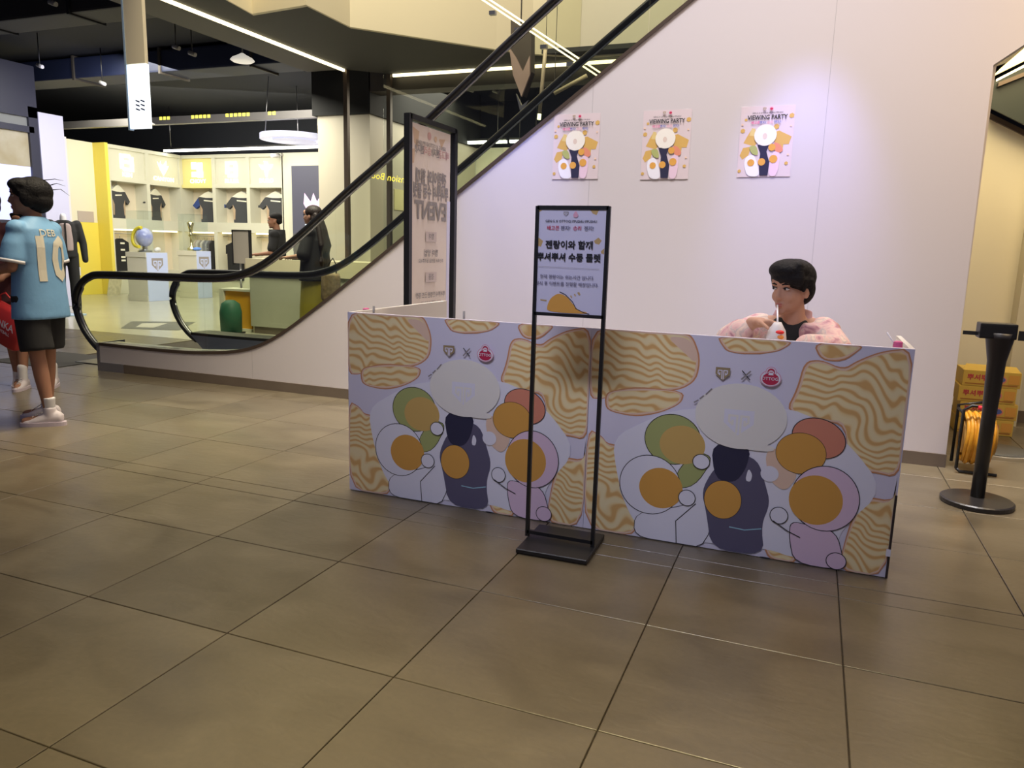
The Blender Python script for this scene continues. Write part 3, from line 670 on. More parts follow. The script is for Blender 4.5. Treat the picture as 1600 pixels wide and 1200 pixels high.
for (x0, x1), lb in zip(((-12.42, -12.05), (-11.6, -11.1), (-10.75, -10.1), (-9.75, -9.5)), ('beside the hanging lit sign', 'second group from the hanging sign', 'longest group', 'shortest group at the right end')):
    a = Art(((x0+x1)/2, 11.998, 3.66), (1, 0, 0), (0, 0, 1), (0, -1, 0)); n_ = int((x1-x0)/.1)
    for i in range(n_): a.poly(rect(x0-(x0+x1)/2+i*.1, x0-(x0+x1)/2+i*.1+.07, -.03, .03), mat('yellow_beam_letters', (.9, .8, .1), .4, emit=(1, .9, .1), es=1.2))  # glowing yellow blocks stand for the lettering on the beam
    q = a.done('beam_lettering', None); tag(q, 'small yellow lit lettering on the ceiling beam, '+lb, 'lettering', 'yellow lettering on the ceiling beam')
t = thing('dome_lamp', 'round white dome lamp hanging from the black ceiling', 'ceiling lamp', (-7.73, 9.0, 3.8))
b = B(); lathe(b, (-7.73, 9.0, 3.76), [(.0, .0), (.13, .012), (.165, .035), (.14, .065), (.05, .11), (.02, .13)], 24); obj('shade', b, mat('lamp_white', (.8, .78, .72), .4, emit=(1, .95, .85), es=.5), t, smooth=True)
b = B(); tube(b, [(-7.73, 9, 3.88), (-7.73, 9, 4.45)], .012, 6); obj('rod', b, BLACK, t)
t = thing('security_camera', 'small white security camera at the top of the display wall', 'camera', (-11.98, 15.05, 3.3))
b = B(); tube(b, [(-12.0, 14.85, 3.28), (-11.95, 15.05, 3.30)], .05, 10); obj('body', b, WHITE, t)
b = B(); tube(b, [(-11.95, 15.05, 3.3), (-11.95, 15.2, 3.34)], .015, 6); obj('bracket', b, WHITE, t)
def spotlight(px, py, Y, lab):
    c = atY(px, py, Y)
    t = thing('track_spotlight', 'small grey ceiling spotlight '+lab, 'spotlight', tuple(c), 'small spotlights on the dark ceiling')
    b = B(); tube(b, [c+Vector((-.05, 0, .02)), c+Vector((.06, 0, -.02))], .03, 10); obj('head', b, mat('spot_grey', (.35, .34, .33), .4), t)
    b = B(); tube(b, [c, c+Vector((0, 0, max(.05, 4.45-c.z)))], .008, 6); obj('stem', b, BLACK, t)
for px, py, Y, lb in ((82, 5, 7.2, 'at the very top left of the picture'), (62, 103, 9, 'above the far left store window'), (160, 130, 10, 'just left of the hanging lit sign'), (275, 74, 8.8, 'right of the hanging sign, left of a close pair'), (300, 84, 8.8, 'right one of the close pair beside the dome lamp'),
                      (735, 141, 13.2, 'between the two handrails above the banner, left one'), (774, 143, 13.2, 'between the two handrails above the banner, right one'), (875, 114, 12.6, 'under the lit handrail near the wall diagonal')): spotlight(px, py, Y, lb)

# hanging lit sign
t = thing('hanging_sign', 'tall narrow hanging sign, cream above and brightly lit white below', 'hanging sign', (-4.85, 4.5, 2.1))
obj('upper_box', bx(-4.955, -4.77, 4.5, 4.53, 2.585, 4.4), mat('sign_cream', (.62, .56, .42), .5), t)
obj('lit_box', bx(-4.955, -4.765, 4.5, 4.53, 2.12, 2.58, bev=.004), mat('sign_lit', (.9, .95, 1), .4, emit=(.85, .93, 1), es=1.6), t)
obj('edge_frame', bx(-4.97, -4.955, 4.495, 4.535, 2.11, 4.4), mat('sign_edge', (.3, .42, .6), .4), t)
a = Art((-4.84, 4.4985, 2.285), (1, 0, 0), (0, 0, 1), (0, -1, 0)); NV = mat('navy_print', (.02, .03, .1), .5)
for i in range(3):
    for s in (-1, 1): a.line([(s*.025-.018, .03-i*.03+.008), (s*.025+.018, .03-i*.03-.004)], .011, NV)
a.done('stripe_emblem', t)

# counter, standing sign, yellow cabinet and green stool
CT = mat('counter_front', (.42, .42, .34), .4); CTT = mat('counter_top', (.66, .60, .42), .4)
t = thing('shop_counter', 'long pale shop counter in front of the man in black', 'counter', (-6.0, 8.9, 0))
obj('front_panel', bx(-7.46, -3.6, 8.68, 8.72, .1, .92), CT, t); obj('body', bx(-7.46, -3.6, 8.72, 9.25, .0, .92), CTT, t)
obj('kick_board', bx(-7.42, -3.6, 8.70, 8.72, 0, .1), SKIRT, t); obj('fascia_band', bx(-7.5, -3.6, 8.65, 8.68, .84, 1.06), CTT, t); obj('counter_top', bx(-7.5, -3.6, 8.68, 9.3, .92, 1.06), CTT, t)
t = thing('card_terminal', 'slim grey touch screen standing on the counter between the man and the woman', 'terminal', (-6.85, 8.8, 1.06))
obj('screen', bx(-6.72, -6.70, 8.72, 8.92, 1.08, 1.42), mat('screen_grey', (.2, .2, .21), .3), t); obj('foot', bx(-6.78, -6.64, 8.75, 8.9, 1.06, 1.08), BLACK, t)
t = thing('standing_sign', 'grey rectangular sign on a thin pole left of the counter', 'sign', (-8.25, 9.0, 0))
p0, p1, p2 = atY(365, 361, 9.0), atY(390, 361, 9.0), atY(390, 412, 9.0)
obj('sign_plate', bx(p0.x, p1.x, 8.98, 9.01, p2.z, p1.z), mat('sign_taupe', (.42, .38, .33), .4), t)
fr = B()
for q in ((p0.x-.015, p0.x), (p1.x, p1.x+.015)): box(fr, *q, 8.97, 9.02, p2.z-.02, p1.z+.015)
box(fr, p0.x, p1.x, 8.97, 9.02, p1.z, p1.z+.015); obj('frame', fr, BLACK, t)
cx = (p0.x+p1.x)/2-.06
b = B(); tube(b, [(cx, 9.02, .02), (cx, 9.02, p2.z)], .014, 8); obj('pole', b, STEEL, t); b = B(); lathe(b, (cx, 9.02, 0), [(.16, 0), (.16, .015), (.02, .025)]); obj('base', b, BLACK, t)
t = thing('black_bin', 'black rounded tub on the counter end under the grey standing sign', 'tub', (-7.9, 9.3, 0))
b = B(); loft(b, [((-7.86, 9.6, 0), .26, .2), ((-7.86, 9.6, .9), .28, .22), ((-7.86, 9.6, 1.0), .26, .2)], 20, 4); obj('tub_body', b, KB, t)
t = thing('yellow_cabinet', 'low orange-yellow cabinet with white edges at the left end of the counter', 'cabinet', (-7.9, 8.85, 0))
obj('body', bx(-8.0, -7.53, 8.78, 9.05, .04, .58), mat('amber_gloss', (.70, .36, .03), .25), t); obj('top_edge', bx(-8.08, -7.51, 8.74, 9.05, .58, .61), CAB, t); obj('side_edge', bx(-8.08, -8.0, 8.74, 9.05, 0, .58), CAB, t); obj('base_edge', bx(-8.0, -7.51, 8.74, 9.05, 0, .04), CAB, t)
b = B(); loft(b, [((-7.66, 8.5, 0.02), .15, .14), ((-7.66, 8.5, .3), .155, .15), ((-7.66, 8.5, .42), .13, .12), ((-7.66, 8.5, .47), .06, .05)], 24, 2)
t = thing('green_stool', 'dark green round-topped stool in front of the orange-yellow cabinet', 'stool', (-7.66, 8.5, 0)); obj('seat_cover', b, mat('dark_green', (.015, .10, .06), .6), t, smooth=True); obj('foot_ring', bx(-7.80, -7.52, 8.37, 8.63, 0, .02), BLACK, t)
# leaning card near the yellow column
t = thing('leaning_card', 'white and gold printed card leaning at the foot of the yellow column', 'sign', (-14.6, 12.6, 0))
b = obox(B(), (-14.75, 12.7, .2), (.0, .17, 0), (.05, 0, .2), (.008, 0, -.002)); obj('card', b, mat('card_print', (.75, .7, .5), .5, noise=.5, nscale=14), t)
t = thing('wall_notice', 'small grey notice on the cream wall above the yellow dado', 'notice', (-15.31, 12.6, 1.8)); obj('plate', bx(-15.32, -15.305, 12.35, 12.75, 1.62, 1.86), mat('notice_grey', (.45, .38, .35), .6), t)
t = thing('blue_poster', 'pale poster with a blue corner on the shop wall right of the banner stand', 'poster', (-7.2, 15.18, 2.9)); obj('sheet', bx(-7.55, -6.93, 15.185, 15.2, 2.45, 3.15, bev=.01), mat('sky_glow_print', (.45, .60, .85), .4, emit=(.4, .6, .95), es=.4), t); obj('blue_corner', bx(-7.3, -6.93, 15.18, 15.185, 2.95, 3.15), mat('blue_print', (.12, .3, .8), .5), t); obj('brown_corner', bx(-7.55, -7.32, 15.18, 15.185, 2.95, 3.12), mat('brown_print', (.3, .2, .1), .5), t)  # sheet glows by itself, brightness put into its material
t = thing('yellow_notice', 'pale yellow notice with dark marks on the pillar side left of the banner', 'notice', (-6.92, 12, 2.1)); q0, q1 = atX(616, 295, -6.925), atX(637, 330, -6.925)
obj('sheet', bx(-6.93, -6.918, q0.y, q1.y+.25, q1.z, q0.z), mat('yellow_paper', (.85, .78, .40), .5), t)

# things seen above, through the upper glass: second escalator's lit rails, reflections on the glass built as a V and sticks
t = thing('lit_handrail', 'pair of thin lit strips slanting down to the right behind the upper glass', 'light strip', (-3, 8, 3.5))
for d in (0, .075):
    b = B(); tube(b, [(-4.6+d, 8.0, 4.58), (-2.24+d, 8.0, 3.065)], .009, 6); obj('lit_strip', b, LEDW, t)
for k in range(5):
    x = -3.5+k*.3; z = 3.87-(x+3.5)*.642; obj('clip', bx(x-.02, x+.05, 7.99, 8.04, z-.09, z-.05), STEEL, t)
t = thing('v_reflection', 'brown pointed ornament with a pink V hanging behind the handrail', 'reflection', (-3.1, 8.4, 2.8))  # made-up hanging shape in place of a V reflected on the glass
VY = 8.4
vp = lambda *l: [atY(x, y, VY) for x, y in l]
obj('dark_shaft', prism(B(), vp((798, 28), (830, 50), (830, 112), (817, 150), (798, 100)), (0, .12, 0)), mat('brown_shaft', (.07, .055, .045), .5), t)
obj('pink_face', prism(B(), vp((797, 75), (808, 92), (818, 113), (829, 88), (829, 118), (816, 152), (803, 118)), (0, -.03, 0)), mat('pink_face', (.42, .30, .27), .5), t)
b = B(); tube(b, [atY(814, 40, 8.4), atY(814, 40, 8.4)+Vector((0, 0, 4))], .008, 6); obj('hanging_wire', b, STEEL, t)
obj('steel_tip', prism(B(), vp((806, 146), (815, 165), (826, 156), (814, 180)), (0, .04, 0)), STEEL, t)
for (x0, y0, x1, y1), lb in (((853, 68, 843, 178), 'thin upright pale reflected stick with a bright tip behind the glass'), ((866, 146, 917, 118), 'short slanting pale reflected bar under the lit handrail')):
    t = thing('reflected_stick', lb, 'reflected stick', tuple(atY(x1, y1, 8.2))); b = B(); tube(b, [atY(x0, y0, 8.2), atY(x1, y1, 8.2)], .022, 8); obj('rod', b, mat('stick_pale', (.6, .5, .36), .4), t)  # pale rods added for reflections in the glass, hung on wires
    b = B(); tube(b, [atY(x0, y0, 8.2), atY(x0, y0, 8.2)+Vector((0, 0, 4))], .004, 6); obj('hanging_wire', b, STEEL, t)
    if x0 < 860: b = B(); tube(b, [atY(843, 178, 8.2), atY(842, 187, 8.2)], .022, 8); obj('tip', b, GLOW, t)
# gold light fitting and dark glass at the right edge, above the cream wall
t = thing('escalator', 'dark glass flank of a second escalator above the cream wall at the right edge', 'escalator', (1.6, 7.0, 2.5))
q = [(1.13, 2.46), (1.13, 2.65), (3.5, 3.9), (3.5, 1.15)]
obj('glass_pane', prism(B(), [(x, 6.95, z) for x, z in q], (0, .02, 0)), mat('dark_glass', (.025, .035, .033), .45, spec=.3), t)
obj('lit_edge', prism(B(), [(1.15, 6.94, 2.645), (1.15, 6.94, 2.662), (3.5, 6.94, 3.97), (3.5, 6.94, 3.93)], (0, .04, 0)), LEDW, t)
obj('handrail', prism(B(), [(1.16, 6.9, 2.60), (1.16, 6.9, 2.63), (3.5, 6.9, 3.6), (3.5, 6.9, 3.56)], (0, .05, 0)), TRIM, t)
t = thing('gold_light', 'bright gold lit soffit piece at the top right edge', 'ceiling lamp', (1.4, 7.0, 3.0))
obj('lit_panel', prism(B(), [(1.12, 6.92, 2.68), (1.16, 6.92, 2.73), (1.33, 6.92, 2.90), (2.6, 6.92, 4.0), (2.6, 6.92, 3.55), (1.33, 6.92, 2.79)], (0, .03, 0)), mat('gold_glow', (1, .8, .4), .5, emit=(1, .74, .28), es=1.6), t)
obj('backing', prism(B(), [(.95, 7.0, 2.7), (.95, 7.0, 3.4), (3.0, 7.0, 4.6), (3.0, 7.0, 3.4)], (0, .03, 0)), BROWN, t)

# ================================================================== BOOTH
LAV = mat('print_lavender', (.76, .73, .85), .42); ORE = mat('print_rust_edge', (.66, .30, .14), .45)
PWH = mat('print_white', (.86, .85, .93), .42); PCR = mat('print_cream', (.88, .85, .78), .42); AMB = mat('print_amber', (.74, .38, .08), .42)
GRN = mat('print_green', (.42, .46, .17), .42); COR = mat('print_coral', (.74, .28, .18), .42); PNK = mat('print_pink', (.80, .60, .74), .42)
SLT = mat('print_slate', (.12, .11, .18), .42); NVY = mat('print_navy', (.03, .03, .07), .42); INK = mat('print_ink', (.02, .02, .025), .45)
REDP = mat('print_red', (.55, .03, .09), .4); PKP = mat('print_rose', (.75, .40, .52), .42); BLUP = mat('print_blue', (.10, .14, .45), .42)
PEACH = mat('print_peach', (.86, .62, .46), .42)
YB, X0, X1 = 3.3, -2.215, .395; XM = -.912; BH = .955
booth = thing('booth_counter', 'low event booth of printed panels with noodle pictures, between the sign stand and the wall', 'booth', (-.9, 3.6, 0))
PANW = mat('panel_white', (.66, .63, .58), .5)
for xa, xb in ((X0, XM), (XM, X1)): obj('front_panel', bx(xa+.0008, xb-.0008, YB, YB+.025, .004, BH), [LAV], booth)
obj('side_panel', bx(X0, X0+.02, YB+.025, 4.4, .004, BH), PANW, booth); obj('side_panel', bx(X1-.02, X1, YB+.025, 3.85, .004, BH), PANW, booth)
obj('counter_board', bx(X0+.02, X1-.02, YB+.025, 3.62, .86, .88), PANW, booth)
for X in (X0+.04, -.93, X1-.06):
    obj('support_leg', bx(X, X+.03, 3.55, 3.58, 0, .86), BLACK, booth)
obj('corner_strip', bx(X1-.010, X1-.001, YB-.010, YB-.004, .004, .36), mat('dark_edge_strip', (.03, .02, .02), .5), booth)
obj('corner_clip', bx(X1-.018, X1-.001, YB-.012, YB-.010, .10, .13), PWH, booth)
def emblem_row(a, u, v, s, x=True):
    shield(a, u-s*3.2, v, s, GOLD, LAV)
    a.line([(u-s*.55, v+s*.6), (u+s*.55, v-s*.6)], s*.14, INK); a.line([(u+s*.55, v+s*.6), (u-s*.55, v-s*.6)], s*.22, GREYP)
    c = u+s*3.3
    a.oval(c, v-s*.15, s*1.3, s*1.05, PWH, outline=PKP, ow=s*.12); a.oval(c, v+s*.75, s*.62, s*.62, PWH, outline=PKP, ow=s*.12)
    a.oval(c, v-s*.25, s*1.12, s*.85, REDP); a.oval(c, v+s*.75, s*.5, s*.5, REDP); a.oval(c, v+s*.68, s*.36, s*.3, PWH); a.line([(c-s*.2, v+s*.72), (c+s*.2, v+s*.72)], s*.12, REDP); a.line([(c-s*.3, v+s*.38), (c+s*.3, v+s*.38)], s*.12, PWH)
    a.text('OTTOGI', c, v-s*.22, s*.62, PWH, .01)
def booth_art(xl):
    a = Art((xl, YB, 0), (1, 0, 0), (0, 0, 1), (0, -1, 0))
    def C(*l):
        r = []
        for x, y in l:
            p = atY(530+x/3.334, 470+y/3.334, YB); r.append((min(max(p.x-X0, .002), 1.300), min(max(p.z, .006), BH-.001)))
        return r
    def nood(*l, sm=2):
        p = smoothpoly(C(*l), sm); cl = lambda q: [(min(max(x, .001), 1.3015), min(max(z, .0045), BH-.0005)) for x, z in q]
        a.poly(cl(grow(p, .010)), ORE); a.poly(cl(grow(p, .003)), PEACH); a.poly(cl(grow(p, -.006)), NOOD)
    nood((40, 60), (200, 70), (330, 80), (400, 70), (440, 95), (475, 190), (465, 290), (400, 335), (250, 345), (160, 355), (110, 380), (40, 375))
    a.poly(smoothpoly(C((340, 92), (435, 100), (470, 180), (462, 215), (420, 170))), PEACH)
    nood((130, 350), (240, 335), (420, 345), (410, 400), (330, 440), (230, 455), (130, 435), (118, 385))
    nood((40, 525), (110, 560), (140, 605), (270, 600), (285, 645), (200, 700), (185, 790), (230, 890), (262, 930), (258, 1040), (40, 1000))
    nood((555, 80), (830, 90), (820, 130), (770, 160), (600, 165), (565, 120))
    nood((930, 110), (1110, 120), (1095, 150), (1040, 190), (965, 190))
    nood((900, 210), (960, 200), (1050, 245), (1100, 205), (1190, 160), (1380, 140), (1385, 560), (1300, 500), (1295, 720), (1180, 690), (1090, 700), (1075, 480), (975, 465), (840, 430), (880, 330))
    nood((1155, 820), (1290, 842), (1310, 690), (1390, 760), (1390, 1220), (1080, 1180), (1105, 1000))
    nood((775, 935), (880, 1000), (915, 1140), (810, 1110), (785, 1040))
    def ov(cx, cy, rx, ry, m, rot=0, ol=INK, ow=.0035):
        p = C((cx, cy))[0]; k = (C((cx+rx, cy))[0][0]-p[0]); k2 = (p[1]-C((cx, cy+ry))[0][1]); a.oval(p[0], p[1], abs(k), abs(k2), m, rot, outline=ol, ow=ow)
    def pg(m, *l, ol=None):
        p = smoothpoly(C(*l)); 
        if ol: a.poly(grow(p, .0035), ol)
        a.poly(p, m)
    pg(PWH, (150, 560), (300, 470), (430, 420), (860, 400), (1080, 560), (1240, 780), (1080, 960), (1060, 1090), (900, 1100), (800, 1060), (560, 1040), (300, 1000), (230, 900), (180, 740))
    pg(GRN, (430, 690), (500, 620), (560, 650), (490, 780), (400, 790), ol=INK)
    ov(392, 565, 112, 112, GRN); ov(432, 590, 92, 88, mat('print_gold', (.68, .45, .14), .42), ol=None)
    pg(PWH, (262, 905), (420, 880), (500, 850), (580, 700), (560, 1070), (420, 1045), (262, 1020), ol=INK)
    ov(312, 775, 122, 132, PWH); ov(357, 790, 88, 92, AMB, ol=None)
    a.line(C((500, 860), (425, 940), (432, 1040)), .004, INK)
    pg(SLT, (640, 620), (735, 650), (770, 760), (795, 850), (765, 950), (785, 1092), (572, 1068), (545, 900), (520, 800), (560, 700))
    pg(NVY, (545, 575), (708, 590), (690, 700), (650, 760), (570, 745))
    pg(PWH, (700, 690), (718, 720), (712, 755), (690, 748))
    ov(606, 838, 74, 86, AMB, ol=INK, ow=.002)
    a.line(C((640, 962), (700, 975), (765, 968)), .005, mat('print_sky', (.35, .6, .7), .4))
    pg(PEACH, (760, 600), (860, 600), (900, 720), (850, 800), (780, 740), ol=None)
    ov(968, 550, 108, 86, COR, rot=-.3); ov(902, 620, 100, 92, AMB, ol=INK, ow=.002)
    pg(PNK, (880, 930), (960, 950), (1060, 975), (1095, 1100), (1085, 1165), (905, 1128), (880, 1010), ol=INK)
    ov(1008, 825, 135, 145, PNK); ov(972, 832, 108, 112, AMB, ol=None)
    ov(832, 905, 34, 36, PWH); ov(785, 715, 36, 36, PWH, ol=None); ov(464, 832, 32, 34, PWH); ov(512, 665, 32, 32, PWH); ov(1068, 1108, 38, 36, PNK); ov(788, 1100, 20, 12, PWH)
    a.line(C((812, 930), (870, 975), (920, 1003)), .004, INK)
    ov(655, 455, 186, 148, PCR, ol=None)
    pg(PCR, (580, 560), (790, 580), (800, 620), (590, 590))
    fl = mat('print_faint', (.84, .83, .92), .42); p = C((650, 480))[0]; shield(a, p[0], p[1], .062, fl, PCR)
    for q in (((536, 330), (515, 355)), ((505, 362), (492, 375)), ((485, 382), (470, 392))): a.line(C(*q), .006, GREYP)
    c0 = C((668, 262))[0]; emblem_row(a, c0[0], c0[1]-.004, .030)
    return a.done('printed_graphic', booth)
booth_art(X0); booth_art(XM)

def cup(name, lab, x, y, z, h=.12, lid=PKP, straw=True, body=None, lean=(-.05, 0, .09), r=.028):
    t = thing(name, lab, 'bottle' if 'bottle' in name else 'cup', (x, y, z))
    b = B(); lathe(b, (x, y, z), [(r*.8, 0), (r, .01), (r*1.05, h*.6), (r*.9, h*.85), (r*.55, h)], 18); obj('body', b, body or mat('cup_white', (.72, .70, .70), .35), t)
    b = B(); lathe(b, (x, y, z+h), [(r*.62, 0), (r*.66, .005), (r*.62, .024), (r*.3, .028)], 18); obj('lid', b, lid, t)
    if straw: b = B(); tube(b, [(x, y, z+h*.9), (x+lean[0], y+lean[1], z+h+lean[2])], .0035, 8); obj('straw', b, PWH, t)
    return t
PKL = mat('pink_lid', (.70, .12, .32), .4)
p = atY(1403, 538, 3.42); cup('drink_bottle', 'small bottle with pink cap and leaning straw at the right end of the booth', p.x, 3.42, .88, p.z-.88-.014, PKL, lean=(-.045, 0, .06))
p = atY(572, 485, 3.50); cup('drink_bottle', 'small bottle with pink cap at the left end of the booth', p.x, 3.50, .88, p.z-.88-.014, PKL, straw=False)
for px, py, lb in ((584, 483, 'thin grey stick standing beside the left pink-capped bottle'), (725, 491, 'thin grey stick standing on the booth board right of the banner post')):
    p = atY(px, py-5, 3.4); q = atY(px, 500, 3.4)
    t = thing('pen_stand', lb, 'pen', (p.x, 3.4, .88)); b = B(); tube(b, [(q.x, 3.4, .9), (p.x, 3.4, p.z)], .006, 8); obj('pen', b, mat('pen_grey', (.25, .24, .24), .4), t)
    b = B(); lathe(b, (q.x, 3.4, .88), [(.03, 0), (.03, .02), (.01, .03)]); obj('base', b, BLACK, t)
t = thing('booth_table', 'white folding table behind the printed booth panels', 'table', (-.2, 3.85, 0))
obj('table_top', bx(-1.0, .36, 3.63, 4.0, .835, .86, bev=.004), PANW, t)
for x in (-.96, .3):
    for y in (3.66, 3.96): b = B(); tube(b, [(x, y, 0), (x, y, .835)], .014, 8); obj('leg', b, STEEL, t)

# ------------------------------------------------------------------ posters on the wall
def poster(xa, xb, za, zb, lab, tilt=0):
    t = thing('wall_poster', lab, 'poster', ((xa+xb)/2, YW, (za+zb)/2), 'event posters on the wall')
    w, h = xb-xa, zb-za; o = Vector((xa, YW-.0022, za)); ux = Vector((cos(tilt), 0, sin(tilt))); uz = Vector((-sin(tilt), 0, cos(tilt)))
    b = B(); prism(b, [o, o+ux*w, o+ux*w+uz*h, o+uz*h], (0, .0012, 0)); SH = mat('poster_paper', (.70, .60, .63), .4); obj('sheet', b, SH, t)
    a = Art(o, ux*w, uz*w, (0, -1, 0), .00012); H = h/w
    def P(x, y): return (x/720.0, H*(1-(y)/1030.0))
    def q(x, y): return P(x-90, y-140)
    ND = mat('print_noodle_flat', (.66, .42, .12), .45); ND2 = mat('print_noodle_pale', (.74, .58, .24), .45)
    a.poly([q(260, 450), (q(320, 500)), q(330, 680), q(300, 720), q(150, 670), q(200, 560)], ND); a.poly([q(250, 455), q(300, 460), q(295, 570), q(225, 560)], ND2)
    a.poly([q(150, 740), q(260, 720), q(230, 850), q(150, 910), q(110, 850)], ND)
    a.poly([q(560, 520), q(620, 500), q(790, 590), q(760, 700), q(690, 700), q(680, 800), q(600, 770), q(560, 640)], ND)
    for x, y, r in ((165, 330, 22), (130, 490, 34), (770, 290, 36), (120, 1080, 26), (745, 975, 26), (580, 440, 40), (770, 435, 14), (760, 850, 16), (120, 400, 16)): a.oval(*q(x, y), r/720, r/760, ND if r > 20 else PEACH, rot=.4, n=6)
    a.poly(smoothpoly([q(190, 870), q(300, 830), q(370, 1000), q(400, 1165), q(230, 1160), q(180, 1000)]), PWH)
    a.poly(smoothpoly([q(560, 800), q(660, 790), q(640, 1160), q(520, 1165), q(520, 950)]), PNK)
    a.poly(smoothpoly([q(560, 660), q(640, 690), q(700, 780), q(650, 830), q(560, 780)]), COR)
    a.poly(smoothpoly([q(220, 720), q(330, 700), q(370, 850), q(280, 840)]), GRN)
    a.poly([q(345, 700), q(500, 700), q(470, 800), q(520, 960), q(510, 1150), q(400, 1150), q(380, 960), q(390, 820)], NVY)
    for x, y, r in ((270, 960, 48), (415, 950, 50), (540, 740, 48), (570, 910, 55)): a.oval(*q(x, y), r/720, r/720, AMB)
    a.oval(*q(440, 560), 150/720, 145/720, PCR); a.poly([q(340, 650), q(500, 650), q(490, 695), q(350, 695)], PCR); a.oval(*q(435, 575), 30/720, 40/720, mat('print_shell', (.74, .62, .55), .45))
    a.text('VIEWING PARTY', *q(450, 305), .115, INK, .02, sx=.86); a.text('GEN.G X OTTOGI PPUSHU PPUSHU', *q(450, 240), .040, INK, .01, sx=.9)
    for i, (s, m) in enumerate((('배고픈', PKL), ('젠지!', BLUP), ('승리', PKP), ('젠지!', BLUP))): a.text(s, *q(295+i*98, 380), .062, m, .015)
    shield(a, *q(405, 182), .030, GOLD, SH); a.oval(*q(497, 180), .036, .036, PKP); a.oval(*q(497, 184), .028, .022, REDP)
    a.done('printed_picture', t)
poster(-1.829, -1.488, 1.802, 2.250, 'pink viewing party poster on the wall, the left one nearest the escalator glass')
poster(-1.182, -.855, 1.795, 2.250, 'pink viewing party poster on the wall, the middle one of three', .004)
poster(-.536, -.203, 1.806, 2.250, 'pink viewing party poster on the wall, the right one above the seated man', .006)

# ------------------------------------------------------------------ sign stand in front of the booth
t = thing('sign_stand', 'black metal floor stand holding a lavender event notice in front of the booth', 'sign stand', (-.94, 3.05, 0))
xs0, xs1 = -1.10, -.795
b = obox(B(), (-.938, 3.048, .0125), (.158, .004, 0), (-.004, .162, 0), (0, 0, .0105)); bmesh.ops.bevel(b, geom=b.edges[:], offset=.003, segments=1, affect='EDGES'); obj('base_plate', b, BLACK, t)
for x in (xs0, xs1): obj('post', bx(x-.008, x+.008, 3.04, 3.056, .022, 1.478), BLACK, t)
obj('top_bar', bx(xs0, xs1, 3.04, 3.056, 1.464, 1.480), BLACK, t); obj('lower_bar', bx(xs0, xs1, 3.04, 3.056, 1.022, 1.036), BLACK, t); obj('foot_bar', bx(xs0, xs1, 3.04, 3.056, .035, .051), BLACK, t)
NP = mat('notice_paper', (.68, .67, .84), .25)
obj('notice_sheet', bx(xs0+.008, xs1-.008, 3.044, 3.050, 1.036, 1.464), NP, t)
a = Art((xs0, 3.044, 1.036), (.305, 0, 0), (0, 0, .305), (0, -1, 0), .00012)
def n_(x, y): return ((x-30)/740.0, (1115-y)/750.0)
for l in (((580, 60), (680, 50), (650, 115), (610, 100)), ((30, 335), (100, 380), (80, 440), (32, 430)), ((635, 370), (680, 335), (715, 365), (690, 405), (650, 395)), ((712, 470), (745, 440), (745, 500), (715, 490)), ((32, 60), (80, 70), (50, 90)), ((90, 980), (160, 985), (160, 1000), (95, 995)), ((410, 930), (425, 925), (435, 950), (425, 955)), ((450, 915), (462, 905), (475, 930), (465, 935)), ((485, 895), (505, 885), (522, 915), (505, 922))):
    a.poly([n_(*p) for p in l], mat('print_tan', (.55, .38, .17), .4))
a.poly(smoothpoly([n_(170, 1108), n_(170, 1040), n_(205, 960), n_(290, 905), n_(380, 940), n_(450, 1020), n_(510, 1080), n_(600, 1090), n_(600, 1110)]), AMB)
a.line([n_(300, 895), n_(360, 920), n_(440, 990), n_(480, 1060), n_(560, 1095), n_(620, 1108)], .010, INK)
shield(a, *n_(335, 105), .035, GREYP, NP); a.oval(*n_(437, 118), .035, .032, PKP); a.oval(*n_(437, 95), .02, .02, PKP)
a.text('GEN.G X OTTOGI PPUSHU PPUSHU', *n_(390, 180), .046, INK, .01)
for s, x, m in (('배고픈', 205, REDP), ('젠지!', 335, SLT), ('승리', 460, REDP), ('젠지!', 580, SLT)): a.text(s, *n_(x, 250), .066, m, .012)
a.text('젠랑이와 함께', *n_(380, 420), .118, INK, .03); a.text('뿌셔뿌셔 수동 룰렛', *n_(378, 545), .118, INK, .03, sx=.98)
a.line([n_(60, 640), n_(705, 650)], .004, GREYP)
a.text('현재 젠랑이는 쉬는시간 입니다.', *n_(370, 745), .060, SLT, .008); a.text('잠시 후 이벤트를 진행할 예정입니다.', *n_(370, 815), .060, SLT, .008)
a.done('notice_print', t)

# ------------------------------------------------------------------ banner seen from behind
t = thing('banner_stand', 'tall black framed banner seen from behind with mirrored lettering left of the wall', 'banner stand', (-2.49, 4.72, 0))
bl, br = atZ(639, 181, 2.13), atZ(709, 206, 2.13); bl.z = 0; br.z = 0
xb_, y0_, y1_ = -2.50, 4.43, 5.10
for y in (y0_, y1_): obj('post', bx(xb_-.02, xb_+.02, y-.02, y+.02, .03, 2.13), BLACK, t)
obj('top_bar', bx(xb_-.02, xb_+.02, y0_, y1_, 2.10, 2.135), BLACK, t); obj('lower_bar', bx(xb_-.02, xb_+.02, y0_, y1_, .1, .13), BLACK, t)
for y in (y0_, y1_): obj('foot', bx(xb_-.2, xb_+.2, y-.03, y+.03, 0, .03), BLACK, t)
BN = mat('banner_cloth', (.74, .66, .60), .7); obj('banner_sheet', bx(xb_-.004, xb_+.004, y0_+.02, y1_-.07, .16, 2.085), BN, t)
obj('sheet_edge', bx(xb_+.004, xb_+.008, y1_-.115, y1_-.07, .16, 1.62), mat('pale_lilac', (.66, .66, .84), .5), t)
BW = y1_-y0_-.10
